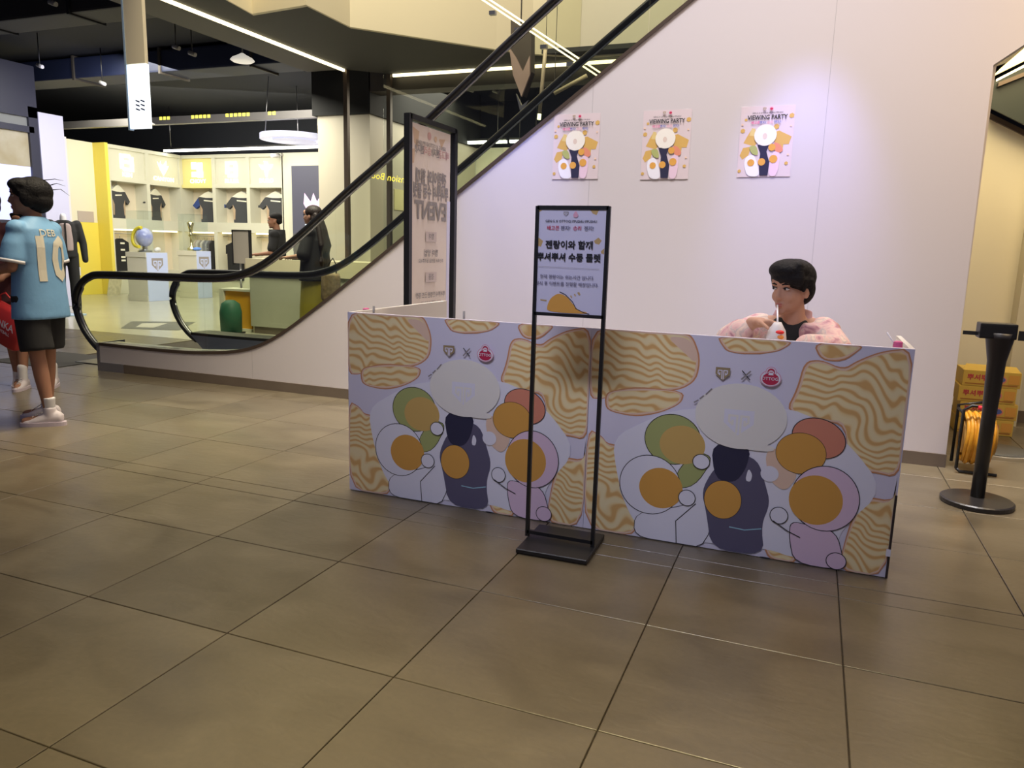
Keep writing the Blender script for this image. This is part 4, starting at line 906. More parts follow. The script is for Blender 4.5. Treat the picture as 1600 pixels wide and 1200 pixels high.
a = Art((xb_+.004, y0_+.02, 0), (0, 1, 0), (0, 0, 1), (1, 0, 0), .0004); INKG = mat('show_through_grey', (.27, .25, .25), .7); RSG = mat('show_through_rose', (.58, .36, .34), .7); TNG = mat('show_through_tan', (.62, .46, .32), .7)
def bt(s, z, size, m, bold=.02, sx=1, u=.27): a.text(s, u, z, size, m, bold, sx=-sx)
def bz(y): return atX(670, y, xb_).z
UC = BW/2+.005
a.poly([(0.03, 2.06), (.12, 2.04), (.10, 1.94), (.05, 1.96)], TNG); a.poly([(.4, 2.03), (.5, 2.04), (.44, 1.97)], TNG); a.poly([(0, bz(250)+.04), (.06, bz(250)+.05), (.05, bz(250)-.04), (0, bz(250)-.05)], TNG)
a.oval(UC-.03, bz(213), .026, .026, RSG); a.oval(UC+.06, bz(215), .020, .020, TNG)
bt('GEN.G X OTTOGI PPUSHU', bz(227), .036, INKG, .01, u=UC)
bt('배고픈', bz(238), .062, RSG, u=UC+.18); bt('젠지!', bz(238), .062, INKG, u=UC+.06); bt('승리', bz(238), .062, RSG, u=UC-.06); bt('젠지!', bz(238), .062, INKG, u=UC-.17)
bt('젠랑이와 함께', bz(280), .105, INKG, .03, .74, UC); bt('뿌셔뿌셔 수동 룰렛', bz(302), .105, INKG, .03, .62, UC); bt('EVENT', bz(331), .165, INKG, .035, .95, UC)
BXG = mat('show_through_box', (.58, .50, .48), .7)
a.poly(rect(UC-.08, UC+.08, bz(370)-.034, bz(370)+.034), BXG); bt('참여', bz(370), .045, INKG, u=UC); bt('참여 방법', bz(396), .052, INKG, u=UC); bt('부스에서 룰렛을 돌려주세요', bz(408), .032, INKG, .01, u=UC)
a.poly(rect(UC-.08, UC+.08, bz(433)-.034, bz(433)+.034), BXG); bt('경품', bz(433), .045, INKG, u=UC); bt('뿌셔뿌셔 한정판 굿즈 증정', bz(461), .042, INKG, .02, .95, UC); bt('조기 소진될 수 있습니다', bz(473), .03, INKG, .01, u=UC)
a.done('mirrored_print', t)

# ------------------------------------------------------------------ belt barrier and things behind it
def barrier(x, y, lab, belts, name='belt_barrier'):
    t = thing(name, lab, 'barrier', (x, y, 0), None)
    b = B(); lathe(b, (x, y, 0), [(.175, .0), (.178, .008), (.178, .024), (.170, .030), (.03, .040)], 40); obj('base_disc', b, mat('black_plastic', (.022, .02, .02), .35), t, smooth=False)
    b = B(); lathe(b, (x, y, .035), [(.034, 0), (.034, .45), (.044, .75), (.066, .87), (.070, .90)], 24); obj('post', b, mat('black_plastic', (.022, .02, .02), .35), t, smooth=True)
    obj('belt_head', bx(x-.105, x+.065, y-.055, y+.055, .905, .985, bev=.008), BLACK, t)
    for dx, dy, L, w in belts:
        d = Vector((dx, dy, 0)).normalized(); n = Vector((-d.y, d.x, 0))*.002
        obj('belt', obox(B(), Vector((x, y, .925))+d*(.08+L/2), d*L/2, n, (0, 0, w)), mat('black_webbing', (.015, .015, .017), .8), t)
barrier(.935, 4.60, 'black belt barrier post on a round base at the right edge', [(1, -.05, 1.6, .025), (-1, .1, .09, .01)])
t = thing('barrier_base', 'second dark round barrier base on the floor behind the near barrier', 'barrier', (1.33, 6.02, 0))
b = B(); lathe(b, (1.31, 6.0, 0), [(.19, 0), (.19, .012), (.17, .02), (.03, .028)], 36); obj('base_disc', b, mat('grey_plastic', (.10, .10, .09), .4), t)
b = B(); lathe(b, (1.31, 6.0, 0), [(.205, .0), (.205, .006)], 36); obj('rubber_ring', b, mat('worn_rubber', (.5, .45, .35), .7), t)
# cable reel
t = thing('cable_reel', 'orange cable reel in a black carrying frame leaning by the wall end', 'cable reel', (1.02, 5.3, 0))
b = B(); tube(b, [(.93, 5.24, .03), (.93, 5.24, .40), (.97, 5.24, .43), (1.07, 5.24, .43)], .010, 8); tube(b, [(.93, 5.24, .03), (.95, 5.24, .012), (1.15, 5.24, .012)], .010, 8); tube(b, [(.93, 5.42, .03), (.93, 5.42, .40), (1.07, 5.42, .43)], .010, 8); tube(b, [(.93, 5.24, .38), (.93, 5.42, .38)], .009, 8); obj('carry_frame', b, BLACK, t)
b = B(); ORG = mat('orange_cable', (.72, .33, .02), .45, noise=.35, nscale=30)
for k in range(9):
    x = .965+k*.017; R_ = .145+.012*(k % 2); tube(b, [(x+.004*sin(3*q), 5.33+.85*R_*cos(q), .215+R_*sin(q)) for q in [2*pi*i/26 for i in range(26)]], .013, 6, closed=True, up=Vector((1, 0, 0)))
obj('cable', b, ORG, t)
b = B(); tube(b, [(.95, 5.33, .215), (1.13, 5.33, .215)], .10, 20); obj('drum', b, mat('drum_tan', (.45, .24, .05), .5), t)
b = B(); tube(b, [(1.0, 5.22, .425), (1.09, 5.22, .425)], .014, 10); obj('grip', b, mat('red_grip', (.75, .03, .05), .4), t, 'red handle grip')
# stack of yellow noodle cartons
CAR = mat('yellow_carton', (.72, .50, .10), .5, noise=.18, nscale=8)
q0, q1 = 1.12, 1.50
for i in range(4):
    z0 = .0+i*.122; dx = [.0, .012, -.01, .006][i]
    t = thing('noodle_carton', ['yellow printed carton at the bottom of the stack behind the barrier', 'yellow printed carton second from the bottom of the stack', 'yellow printed carton third from the bottom of the stack', 'yellow printed carton with open flaps on top of the stack'][i], 'carton', (1.32, 6.7, z0), 'yellow cartons stacked by the wall')
    obj('box', bx(q0+dx, q1+dx, 6.55, 6.85, z0+.001, z0+.121, bev=.004), CAR, t)
    a = Art((q0+dx, 6.55, z0), (1, 0, 0), (0, 0, 1), (0, -1, 0), .0006)
    a.oval(.24, .06, .05, .035, COR); a.oval(.25, .062, .03, .02, BLUP); a.text('뿌셔뿌셔', .12, .065, .05, REDP, .02); a.line([(.02, .02), (.36, .02)], .008, mat('print_brown', (.40, .16, .04), .5)); a.poly(rect(.30, .37, .03, .1), AMB)
    a.done('carton_print', t)
obj('flap', prism(B(), [(q0, 6.56, .487), (q1, 6.56, .487), (q1-.02, 6.62, .52), (q0+.03, 6.62, .525)], (0, .004, .002)), CAR, t)

# ================================================================== PEOPLE
def head_bm(bm, c, M, s=1.0):
    """skull, face, nose, lips, ears as one shape; face looks along -Y of matrix M"""
    t = B()
    ell(t, (0, .015, .035), (.076, .094, .085)); ell(t, (0, -.012, -.02), (.066, .080, .088)); ell(t, (0, -.035, -.065), (.048, .052, .045))
    ell(t, (0, -.072, -.098), (.020, .018, .016)); ell(t, (0, -.075, .048), (.052, .022, .028))
    for k in (-1, 1):
        ell(t, (k*.034, -.060, -.028), (.024, .022, .028)); ell(t, (k*.030, -.082, .028), (.022, .010, .008))
        ell(t, (k*.076, .008, -.012), (.010, .018, .030), (0, 0, k*-.35))
    cap(t, (0, -.088, .018), (0, -.103, -.026), .008, .012); ell(t, (0, -.094, -.030), (.017, .012, .009))
    ell(t, (0, -.084, -.060), (.022, .012, .006)); ell(t, (0, -.081, -.071), (.019, .012, .007))
    cap(t, (0, .02, -.06), (0, .03, -.15), .050, .056)
    t.transform(Matrix.Translation(Vector(c)) @ M.to_4x4() @ Matrix.Scale(s, 4))
    me = bpy.data.meshes.new('h'); t.to_mesh(me); t.free(); bm.from_mesh(me); bpy.data.meshes.remove(me)
def face_parts(T, c, M, s, parent, lip=(.45, .14, .12), gaze=0):
    X = Matrix.Translation(Vector(c)) @ M.to_4x4() @ Matrix.Scale(s, 4)
    for k in (-1, 1):
        b = B(); ell(b, (k*.031, -.0790, .010), (.0145, .0085, .0058), n=8); b.transform(T @ X); obj('eye', b, mat('eye_white', (.55, .50, .47), .3), parent, smooth=True)
        b = B(); ell(b, (k*.031+gaze, -.0865, .0105), (.0062, .0028, .0056), n=8); b.transform(T @ X); obj('iris', b, mat('iris', (.015, .01, .008), .2), parent, smooth=True)
        b = B(); tube(b, [(k*.014, -.0905, .030), (k*.030, -.0925, .035), (k*.048, -.082, .030)], [.0032, .0042, .002], 8); b.transform(T @ X); obj('eyebrow', b, HAIR, parent)
        b = B(); tube(b, [(k*.016, -.0865, .0135), (k*.031, -.0875, .0185), (k*.046, -.078, .0125)], [.0018, .0024, .0015], 6); b.transform(T @ X); obj('eyelid', b, mat('lash', (.03, .02, .02), .5), parent)
    b = B(); ell(b, (0, -.0915, -.060), (.019, .0055, .0045), n=8); ell(b, (0, -.089, -.0695), (.016, .006, .0055), n=8); b.transform(T @ X); obj('lips', b, mat('lips', lip, .45), parent, smooth=True)
def hand_bm(bm, w, d, n, th, curl=.5, s=1.0, spread=.0):
    """hand from wrist w along d, palm facing n, thumb side th; five separate bent fingers"""
    d = Vector(d).normalized(); n = Vector(n).normalized(); th = Vector(th); th = (th-d*th.dot(d)-n*th.dot(n)).normalized(); w = Vector(w)
    for k, q in enumerate((.030, .011, -.009, -.028)):
        cap(bm, w+d*.01*s+th*q*.6*s, w+d*.082*s+th*q*s, .0165*s, .0125*s)
    cap(bm, w-d*.02*s, w+d*.03*s, .026*s, .024*s)
    for k, (q, L, r) in enumerate(((.031, .070, .0088), (.011, .080, .0092), (-.010, .074, .0088), (-.029, .058, .0078))):
        p = w+d*.086*s+th*q*s; a = 0; dd = d+th*(q*spread)
        for j, f in enumerate((.45, .32, .23)):
            a += curl*(.75, 1.15, .8)[j]; v = (dd*cos(a)+n*sin(a)).normalized(); e = p+v*L*f*s
            cap(bm, p, e, r*s*(1-.06*j), r*s*(.95-.06*j)); p = e
    p = w+d*.025*s+th*.028*s; v = (d*.62+th*.72+n*.25).normalized()
    for L, r, t in ((.036, .0125, 0), (.030, .0105, .5), (.024, .0095, 1.0)):
        v2 = (v*(1)+d*t*.35+n*t*curl*.75-th*t*.35).normalized(); e = p+v2*L*s; cap(bm, p, e, r*s, r*s*.9); p = e

def person(label, loc, face_ang, J, skin=SKIN, H=1.0, voxel=.011, cl=None, head_yaw=0, head_pitch=0, gaze=0, faceparts=True, group=None):
    """J: joints in metres in the person's frame (facing -Y, left side +X). cl(T, root): clothes builder"""
    root = thing('person', label, 'person', loc, group)
    T = Matrix.Translation(Vector(loc)) @ Matrix.Rotation(face_ang, 4, 'Z') @ Matrix.Scale(H, 4)
    b = B(); M = Matrix.Rotation(head_yaw, 3, 'Z') @ Matrix.Rotation(head_pitch, 3, 'X')
    V = {k: Vector(v) for k, v in J.items() if not hasattr(v[0], '__len__')}
    head_bm(b, V['head'], M)
    up = (V['neck']-V['hip'])
    cap(b, V['neck']-Vector((0, 0, .03)), V['head']+M @ Vector((0, .02, -.06)), .054, .048)
    loft(b, [(V['hip']+up*t+Vector((0, oy, 0)), wx, wy) for t, wx, wy, oy in ((-.16, .10, .08, 0), (-.05, .155, .10, 0), (.1, .15, .10, 0), (.35, .125, .09, 0), (.6, .15, .10, 0), (.8, .165, .10, .005), (.92, .12, .075, .01), (1.0, .06, .05, .01))])
    for sd in ('l', 'r'):
        if 'sh'+sd in V:
            cap(b, V['neck'].lerp(V['sh'+sd], .3)-Vector((0, 0, .04)), V['sh'+sd], .06, .052)
            cap(b, V['sh'+sd], V['el'+sd], .048, .037); cap(b, V['el'+sd], V['wr'+sd], .037, .024)
            h = J.get('hand'+sd)
            if h: hand_bm(b, V['wr'+sd], *h)
        cap(b, V['hi'+sd], V['kn'+sd], .078, .050); cap(b, V['kn'+sd], V['kn'+sd].lerp(V['an'+sd], .35), .050, .049); cap(b, V['kn'+sd].lerp(V['an'+sd], .35), V['an'+sd], .049, .032)
        f = J['toe'+sd]; cap(b, V['an'+sd]-Vector((0, 0, .03)), V['an'+sd]+Vector(f)*.14-Vector((0, 0, .05)), .032, .026)
    b.transform(T); obj('body', fuse(b, voxel*H, 3), skin, root, smooth=True)
    if faceparts: face_parts(T, V['head'], M, 1.0, root, gaze=gaze)
    cl(T, root, V, M); return root
def part(T, name, b, m, root, voxel=.011, sm=4, label=None):
    b.transform(T); return obj(name, fuse(b, voxel, sm), m, root, label, smooth=True)
def shoe(T, root, V, J, sd, m, sole):
    a = V['an'+sd]; f = Vector(J['toe'+sd]).normalized(); z0 = a.z-.085
    b = B(); up = Vector((0, 0, 1))
    for i_ in range(13):
        t = -.050+.0165*i_; zz = .052-.026*max(0, min(1, (t-.0)/.12)); r = .036+.007*math.sin(pi*min(1, max(0, (t+.05)/.2)))-(.006 if i_ == 12 else 0); ell(b, Vector((a.x, a.y, z0+zz*.98))+f*t, (r, r, zz*.97))
    tube(b, [Vector((a.x, a.y, z0+.05)), Vector((a.x, a.y, z0+.135))], [.042, .040], 16)
    sh = part(T, 'shoe', b, m, root, .008, 5)
    b = B(); loft(b, [(Vector((a.x, a.y, z0+z))+f*.045, .046, .145, math.atan2(f.x, -f.y)*1.0 if False else math.atan2(-f.x, f.y)) for z in (0, .012, .028)], 28, 2.6)
    b.transform(T); obj('sole', b, sole, sh)
    for k in range(4):
        q = Vector((a.x, a.y, z0+.098-.012*k))+f*(.045+.02*k); sd_ = f.cross(up)*.018
        b = B(); tube(b, [q-sd_, q+up*.006, q+sd_], .003, 6); b.transform(T); obj('lace', b, mat('lace', (.6, .6, .6), .6), sh)
SHOE = mat('shoe_white', (.62, .56, .60), .5); SOLE = mat('shoe_sole', (.60, .52, .60), .6)
SOCK = mat('sock_white', (.62, .60, .62), .8)

# --- seated man behind the booth, drinking through a straw
JACK = mat('pink_floral_cloth', (.62, .40, .36), .8)
def floral():
    m = JACK; n = m.node_tree.nodes; l = m.node_tree.links; b = n['Principled BSDF']; tc = n.new('ShaderNodeTexCoord')
    t = n.new('ShaderNodeTexNoise'); t.inputs['Scale'].default_value = 13; t.inputs['Detail'].default_value = 2; t.inputs['Distortion'].default_value = 1.5; l.new(tc.outputs['Object'], t.inputs['Vector'])
    cr = n.new('ShaderNodeValToRGB'); e = cr.color_ramp.elements; e[0].position = .34; e[0].color = (.42, .20, .24, 1); e[1].position = .66; e[1].color = (.72, .56, .46, 1)
    for p_, c_ in ((.43, (.62, .36, .36, 1)), (.54, (.70, .48, .42, 1)), (.60, (.52, .42, .40, 1))): k = e.new(p_); k.color = c_
    l.new(t.outputs['Fac'], cr.inputs[0]); l.new(cr.outputs[0], b.inputs['Base Color'])
floral()
JM = dict(hip=(0, .06, .56), neck=(.0, -.04, 1.015), head=(-.005, -.10, 1.145), shl=(.175, -.035, .955), shr=(-.175, -.045, .955),
          ell=(.235, -.20, .89), wrl=(.10, -.33, .90), elr=(-.235, -.26, .905), wrr=(-.118, -.275, .992),
          hil=(.09, .03, .56), hir=(-.09, .03, .56), knl=(.13, -.32, .54), knr=(-.13, -.32, .54), anl=(.12, -.28, .09), anr=(-.12, -.28, .09), toel=(.1, -1, 0), toer=(-.1, -1, 0))
JM['handr'] = ((1, -.15, .06), (.1, -.2, -1), (.1, -1, .1), .62, 1.0)
JM['handl'] = ((-.9, -.3, 0), (0, 0, -1), (0, -1, 0), .4, 1.0)
def man_clothes(T, root, V, M):
    # t-shirt
    b = B(); up = V['neck']-V['hip']
    loft(b, [(V['hip']+up*t+Vector((0, oy, 0)), wx, wy) for t, wx, wy, oy in ((-.12, .165, .115, 0), (.1, .168, .12, 0), (.35, .150, .112, 0), (.6, .165, .118, 0), (.8, .175, .115, .005), (.93, .13, .088, .01), (.985, .075, .062, .005))])
    part(T, 't_shirt', b, mat('black_tee', (.012, .012, .012), .85), root, .009)
    b = B(); tube(b, [V['hip']+up*.62+Vector((x, -.126+abs(x)*.15, z)) for x, z in ((.005, .0), (.022, .02), (.04, -.01), (.055, .015), (.062, -.005))], .0035, 6); b.transform(T); obj('shirt_print', b, PWH, root)
    # open jacket: two fronts, back, sleeves, collar
    b = B()
    for k in (-1, 1):
        loft(b, [(V['hip']+up*t+Vector((k*.105, .005+oy, 0)), wx, .135, 0) for t, wx, oy in ((-.15, .085, 0), (.2, .08, 0), (.5, .078, 0), (.72, .080, 0), (.88, .07, 0), (.95, .045, .01))], 24, 2.4)
    loft(b, [(V['hip']+up*t+Vector((0, .07, 0)), wx, .075) for t, wx in ((-.15, .17), (.3, .165), (.7, .185), (.88, .15), (1.0, .08))], 24, 2.6)
    for k, s in ((1, 'l'), (-1, 'r')):
        cap(b, V['sh'+s]+Vector((-k*.03, 0, -.005)), V['el'+s], .074, .066)
        e = V['el'+s].lerp(V['wr'+s], .42 if s == 'r' else .8); cap(b, V['el'+s], e, .066, .064)
    b2 = part(T, 'jacket', b, JACK, root, .009, 5)
    b = B()
    for k in (-1, 1): tube(b, [V['neck']+Vector((k*.02, .065, .03)), V['neck']+Vector((k*.065, .03, .02)), V['neck']+Vector((k*.075, -.03, -.03)), V['neck']+Vector((k*.062, -.09, -.14)), V['neck']+Vector((k*.060, -.12, -.26))], [.02, .026, .028, .028, .026], 10, ry=.5)
    part(T, 'collar', b, mat('mauve_collar', (.42, .24, .26), .8), root, .007, 3)
    b = B()
    for s in 'lr': cap(b, V['hi'+s], V['kn'+s], .095, .072); cap(b, V['kn'+s], V['an'+s]+Vector((0, 0, .03)), .070, .055)
    ell(b, V['hip'], (.17, .13, .1)); part(T, 'trousers', b, KB, root, .012)
    for s in 'lr': shoe(T, root, V, JM, s, KB, SOLE)
    # hair: cap with a swept fringe
    X = Matrix.Translation(V['head']) @ M.to_4x4(); b = B()
    ell(b, (0, .022, .055), (.096, .110, .088)); ell(b, (.0, .06, .0), (.084, .058, .085)); ell(b, (.0, -.02, .092), (.095, .090, .054))
    for k in range(15):
        u = -1+2*k/14; x0 = u*.07; drop = .046-.030*(abs(u-.15)) if u > -.25 else .066-.03*abs(u+.25)
        cap(b, (x0*.8+.01, -.045, .112), (x0+.012, -.088+.038*u*u, .058), .024, .018); cap(b, (x0+.012, -.088+.038*u*u, .062), (x0+.016, -.094+.045*u*u, drop), .017, .006)
    for k in (-1, 1): cap(b, (k*.078, -.015, .05), (k*.080, -.02, .008 if k < 0 else .0), .022, .009); cap(b, (k*.080, .02, .04), (k*.078, .035, -.02), .024, .016)
    b.transform(X); part(T, 'hair', b, HAIR, root, .006, 2)
MAN = Vector((-.075, 3.93, 0)); MA = -.15
man = person('young man in a pink patterned jacket seated behind the booth, drinking through a straw', MAN, MA, JM, H=1.0, voxel=.0058, cl=man_clothes, head_yaw=-.42, head_pitch=.08, gaze=-.004)
Tm = Matrix.Translation(MAN) @ Matrix.Rotation(MA, 4, 'Z')
mouth = Tm @ (Vector(JM['head'])+Matrix.Rotation(-.42, 3, 'Z') @ Matrix.Rotation(.08, 3, 'X') @ Vector((0, -.10, -.066)))
hp = Tm @ Vector((-.012, -.315, .952))
t = thing('drink_cup', 'white soft cup with red patch and straw held by the seated man', 'cup', tuple(hp))
b = B(); loft(b, [(hp+Vector((0, 0, z)), r, r) for z, r in ((-.085, .034), (-.07, .043), (-.02, .044), (.015, .038), (.035, .026), (.052, .017))], 20, 2.2); obj('body', b, mat('cup_soft_white', (.70, .66, .66), .45), t, smooth=True)
b = B(); ell(b, hp+Vector((.014, -.034, .010)), (.020, .010, .009)); obj('red_patch', b, mat('red_patch', (.75, .02, .02), .4), t, smooth=True)
b = B(); ell(b, hp+Vector((.018, -.037, -.012)), (.016, .008, .010)); obj('orange_patch', b, mat('orange_patch', (.8, .3, .05), .4), t, smooth=True)
b = B(); tube(b, [hp+Vector((0, 0, .045)), mouth], .0042, 8); obj('straw', b, PWH, t)
# stool under him
t = thing('stool', 'round black stool under the seated man', 'stool', (MAN.x, MAN.y+.05, 0))
b = B(); lathe(b, (MAN.x, MAN.y+.05, .42), [(.15, 0), (.16, .01), (.16, .035), (.15, .045)], 24); obj('seat', b, BLACK, t)
for k in range(4): a_ = pi/4+k*pi/2; b = B(); tube(b, [(MAN.x+.1*cos(a_), MAN.y+.05+.1*sin(a_), .42), (MAN.x+.17*cos(a_), MAN.y+.05+.17*sin(a_), 0)], .012, 8); obj('leg', b, STEEL, t)

# --- boy in the light blue football shirt
JB = dict(hip=(0, 0, .90), neck=(0, .0, 1.40), head=(0, -.03, 1.545), shl=(.145, .01, 1.34), shr=(-.145, .01, 1.34), ell=(.19, -.01, 1.09), wrl=(.22, -.23, 1.04), elr=(-.175, .0, 1.09), wrr=(-.10, -.22, 1.06),
          hil=(.085, 0, .88), hir=(-.085, 0, .88), knl=(.085, .03, .49), knr=(-.09, -.05, .49), anl=(.08, .09, .085), anr=(-.09, -.09, .085), toel=(.5, -1, 0), toer=(.35, -1, 0))
JB['handl'] = ((-.3, -1, 0), (-1, .2, 0), (0, 0, 1), .5, .92); JB['handr'] = ((.3, -1, 0), (1, .2, 0), (0, 0, 1), .5, .92)
SKY = mat('sky_blue_jersey', (.17, .36, .60), .6, noise=.12, nscale=5, bump=1.0); CRM = mat('cream_number', (.62, .58, .48), .6)
def jersey_print(T, o, txt, u, v, size, m, root, name, bold=.0, sx=1.0, off=.004):
    """lay flat lettering on the back of a garment by projecting it along +Y onto the cloth"""
    me = o.data; wl = wloc(o.parent)+o.location
    tree = BVHTree.FromPolygons([w.co+wl for w in me.vertices], [tuple(p.vertices) for p in me.polygons])
    Vt, F = textgeo(txt, size, bold); bm = B(); vs = [bm.verts.new((x*sx, y, 0)) for x, y in Vt]
    for f in F:
        try: bm.faces.new([vs[i] for i in f])
        except ValueError: pass
    bmesh.ops.triangulate(bm, faces=bm.faces[:])
    bmesh.ops.subdivide_edges(bm, edges=[e for e in bm.edges if e.calc_length() > .04], cuts=3, use_grid_fill=False)
    bmesh.ops.triangulate(bm, faces=bm.faces[:])
    d = (T.to_3x3() @ Vector((0, -1, 0))).normalized()
    for w in bm.verts:
        p = T @ Vector((u-w.co.x, .5, v+w.co.y)); hit = tree.ray_cast(p, d)
        w.co = (hit[0]-d*off) if hit[0] else T @ Vector((u-w.co.x, .12, v+w.co.y))
    obj(name, bm, m, root)
def boy_clothes(T, root, V, M):
    b = B()
    loft(b, [(Vector((0, y, z)), wx, wy) for z, wx, wy, y in ((.74, .200, .135, .01), (.80, .195, .132, .01), (.95, .182, .125, .01), (1.1, .168, .12, .01), (1.25, .175, .122, .01), (1.34, .165, .105, .012), (1.40, .10, .075, .012), (1.425, .065, .06, .01))], 36, 2.3)
    for k, s in ((1, 'l'), (-1, 'r')):
        ell(b, V['sh'+s], (.062, .064, .060)); tube(b, [V['sh'+s]+Vector((-k*.02, 0, .0)), V['sh'+s].lerp(V['el'+s], .4), V['sh'+s].lerp(V['el'+s], .84)], [.060, .072, .080], 18)
    sh = part(T, 'football_shirt', b, SKY, root, .010, 5)
    for s in 'lr':
        q = V['sh'+s].lerp(V['el'+s], .86); d = (V['el'+s]-V['sh'+s]).normalized(); b = B(); tube(b, [q-d*.012, q+d*.008], .082, 18); b.transform(T); obj('cuff', b, SOCK, root)
    jersey_print(T, sh, '10', -.0, 1.13, .40, CRM, root, 'back_number', .035, .78)
    jersey_print(T, sh, 'DEB', .01, 1.315, .065, CRM, root, 'back_lettering', .01, 1.1)
    b = B()
    for s in 'lr': tube(b, [V['hi'+s]+Vector((0, 0, .02)), V['hi'+s].lerp(V['kn'+s], .5), V['kn'+s]+Vector((0, .005, .035))], [.106, .103, .105], 18)
    loft(b, [(Vector((0, 0, z)), .17, .12) for z in (.78, .9, .95)]); part(T, 'shorts', b, KB, root, .012, 4)
    for s in 'lr':
        b = B(); tube(b, [V['an'+s]+Vector((0, 0, -.02)), V['an'+s]+Vector((0, 0, .05)), V['an'+s]+Vector((0, 0, .115))], [.037, .036, .041], 16); part(T, 'sock', b, SOCK, root, .009, 3)
        shoe(T, root, V, JB, s, SHOE, SOLE)
    b = B(); X = Matrix.Translation(V['head']) @ M.to_4x4()
    ell(b, (0, .04, .045), (.112, .118, .100)); ell(b, (0, .065, -.015), (.106, .088, .085)); ell(b, (0, -.03, .085), (.098, .078, .048))
    for k in (-1, 1): ell(b, (k*.085, .01, .0), (.025, .055, .065))
    for k in range(12): a_ = -1+2*k/11; cap(b, (a_*.07, -.07, .085), (a_*.085, -.085+.05*a_*a_, .03), .018, .010)
    b.transform(X); hr = part(T, 'hair', b, HAIR, root, .008, 3)
    b = B()
    for p0, p1, p2 in (((-.02, .13, .09), (-.04, .18, .11), (-.06, .23, .095)), ((.02, .14, .06), (.0, .20, .07), (-.03, .25, .03)), ((.04, .10, .12), (.0, .17, .135), (-.04, .22, .13))): tube(b, [p0, p1, p2], [.004, .0025, .0008], 6)
    b.transform(T @ X); obj('loose_strands', b, HAIR, hr)
BA = atZ(70, 662, 0); BA.z = 0
ang = math.atan2(-.98, -.19)   # local -Y is turned towards this heading
def heading(dx, dy): return math.atan2(dx, -dy)
person('boy in a light blue football shirt with a cream number, black shorts and white trainers', tuple(BA+Vector((-.02, .05, 0))), heading(-.99, -.16), JB, skin=SKIN2, H=1.0, voxel=.009, cl=boy_clothes, head_yaw=.75, faceparts=True)

# --- second child at the left edge, mostly out of frame, with a red bag
def kid_clothes(T, root, V, M):
    b = B(); loft(b, [(Vector((0, 0, z)), wx, .12) for z, wx in ((.74, .185), (1.0, .17), (1.25, .17), (1.36, .15), (1.42, .06))], 30, 2.3)
    for k, s in ((1, 'l'), (-1, 'r')): ell(b, V['sh'+s], (.074, .074, .074)); cap(b, V['sh'+s]+Vector((-k*.03, 0, -.01)), V['sh'+s].lerp(V['el'+s], .95), .065, .072)
    part(T, 't_shirt', b, mat('maroon_cloth', (.06, .012, .018), .8), root, .012, 4)
    b = B()
    for s in 'lr': cap(b, V['hi'+s], V['kn'+s]+Vector((0, 0, .02)), .10, .098)
    loft(b, [(Vector((0, 0, z)), .16, .115) for z in (.78, .9, .95)]); part(T, 'shorts', b, mat('maroon_cloth', (.06, .012, .018), .8), root, .012, 4)
    for s in 'lr':
        b = B(); cap(b, V['an'+s]+Vector((0, 0, -.02)), V['an'+s]+Vector((0, 0, .12)), .040, .044); part(T, 'sock', b, SOCK, root, .009, 3); shoe(T, root, V, JB, s, SHOE, SOLE)
    b = B(); X = Matrix.Translation(V['head']) @ M.to_4x4(); ell(b, (0, .03, .05), (.088, .10, .085)); ell(b, (0, .05, -.01), (.084, .07, .08))
    for k in range(9): a_ = -1+2*k/8; cap(b, (a_*.06, -.06, .08), (a_*.075, -.08+.04*a_*a_, .04), .018, .010)
    b.transform(X); part(T, 'hair', b, HAIR, root, .009, 3)
JK = dict(JB); JK['elr'] = (-.22, -.02, 1.06); JK['wrr'] = (-.21, -.12, .84); JK['handr'] = ((0, -.1, -1), (1, 0, 0), (0, -1, 0), .9, .92)
JK['ell'] = (.22, .0, 1.06); JK['wrl'] = (.19, -.2, .95)
KC = atZ(8, 606, 0)
person('child in maroon clothes cut off by the left edge, holding the red bag', (KC.x-.02, KC.y, 0), heading(.35, -.9), JK, skin=SKIN2, H=.99, voxel=.012, cl=kid_clothes, head_yaw=-.5)
KD = atZ(62, 612, 0)
def kid2(T, root, V, M):
    kid_clothes(T, root, V, M)
person('shorter child standing mostly hidden behind the boy in light blue', (KD.x-.16, KD.y+.12, 0), heading(.2, -1), JK, skin=SKIN2, H=.90, voxel=.012, cl=kid2)
# red bag
t = thing('shopping_bag', 'red bag with white lettering held at the left edge of the picture', 'bag', (-6.0, 4.2, .4))
BG = mat('red_bag', (.50, .025, .03), .55); c = atY(13, 508, 4.12)
b = B(); loft(b, [(Vector((c.x, 4.12, c.z+z)), w, d, 0) for z, w, d in ((-.17, .13, .03), (-.15, .16, .05), (.0, .175, .055), (.12, .16, .035), (.16, .13, .012))], 24, 4); bmesh.ops.rotate(b, cent=c, matrix=Matrix.Rotation(.35, 3, 'Y'), verts=b.verts); obj('bag_body', b, BG, t, smooth=True)
a = Art(c+Vector((0, -.060, 0)), (.94, 0, -.34), (.34, 0, .94), (0, -1, 0), .001); a.text('UNKA', .02, .02, .085, PWH, .02); a.text('FOOTBALL', .02, -.04, .035, PWH, .01); a.done('bag_print', t)
b = B(); tube(b, [c+Vector((-.07, 0, .15)), c+Vector((-.06, 0, .24)), c+Vector((.0, 0, .26)), c+Vector((.06, 0, .21)), c+Vector((.08, 0, .12))], .006, 8); obj('handle', b, BG, t)

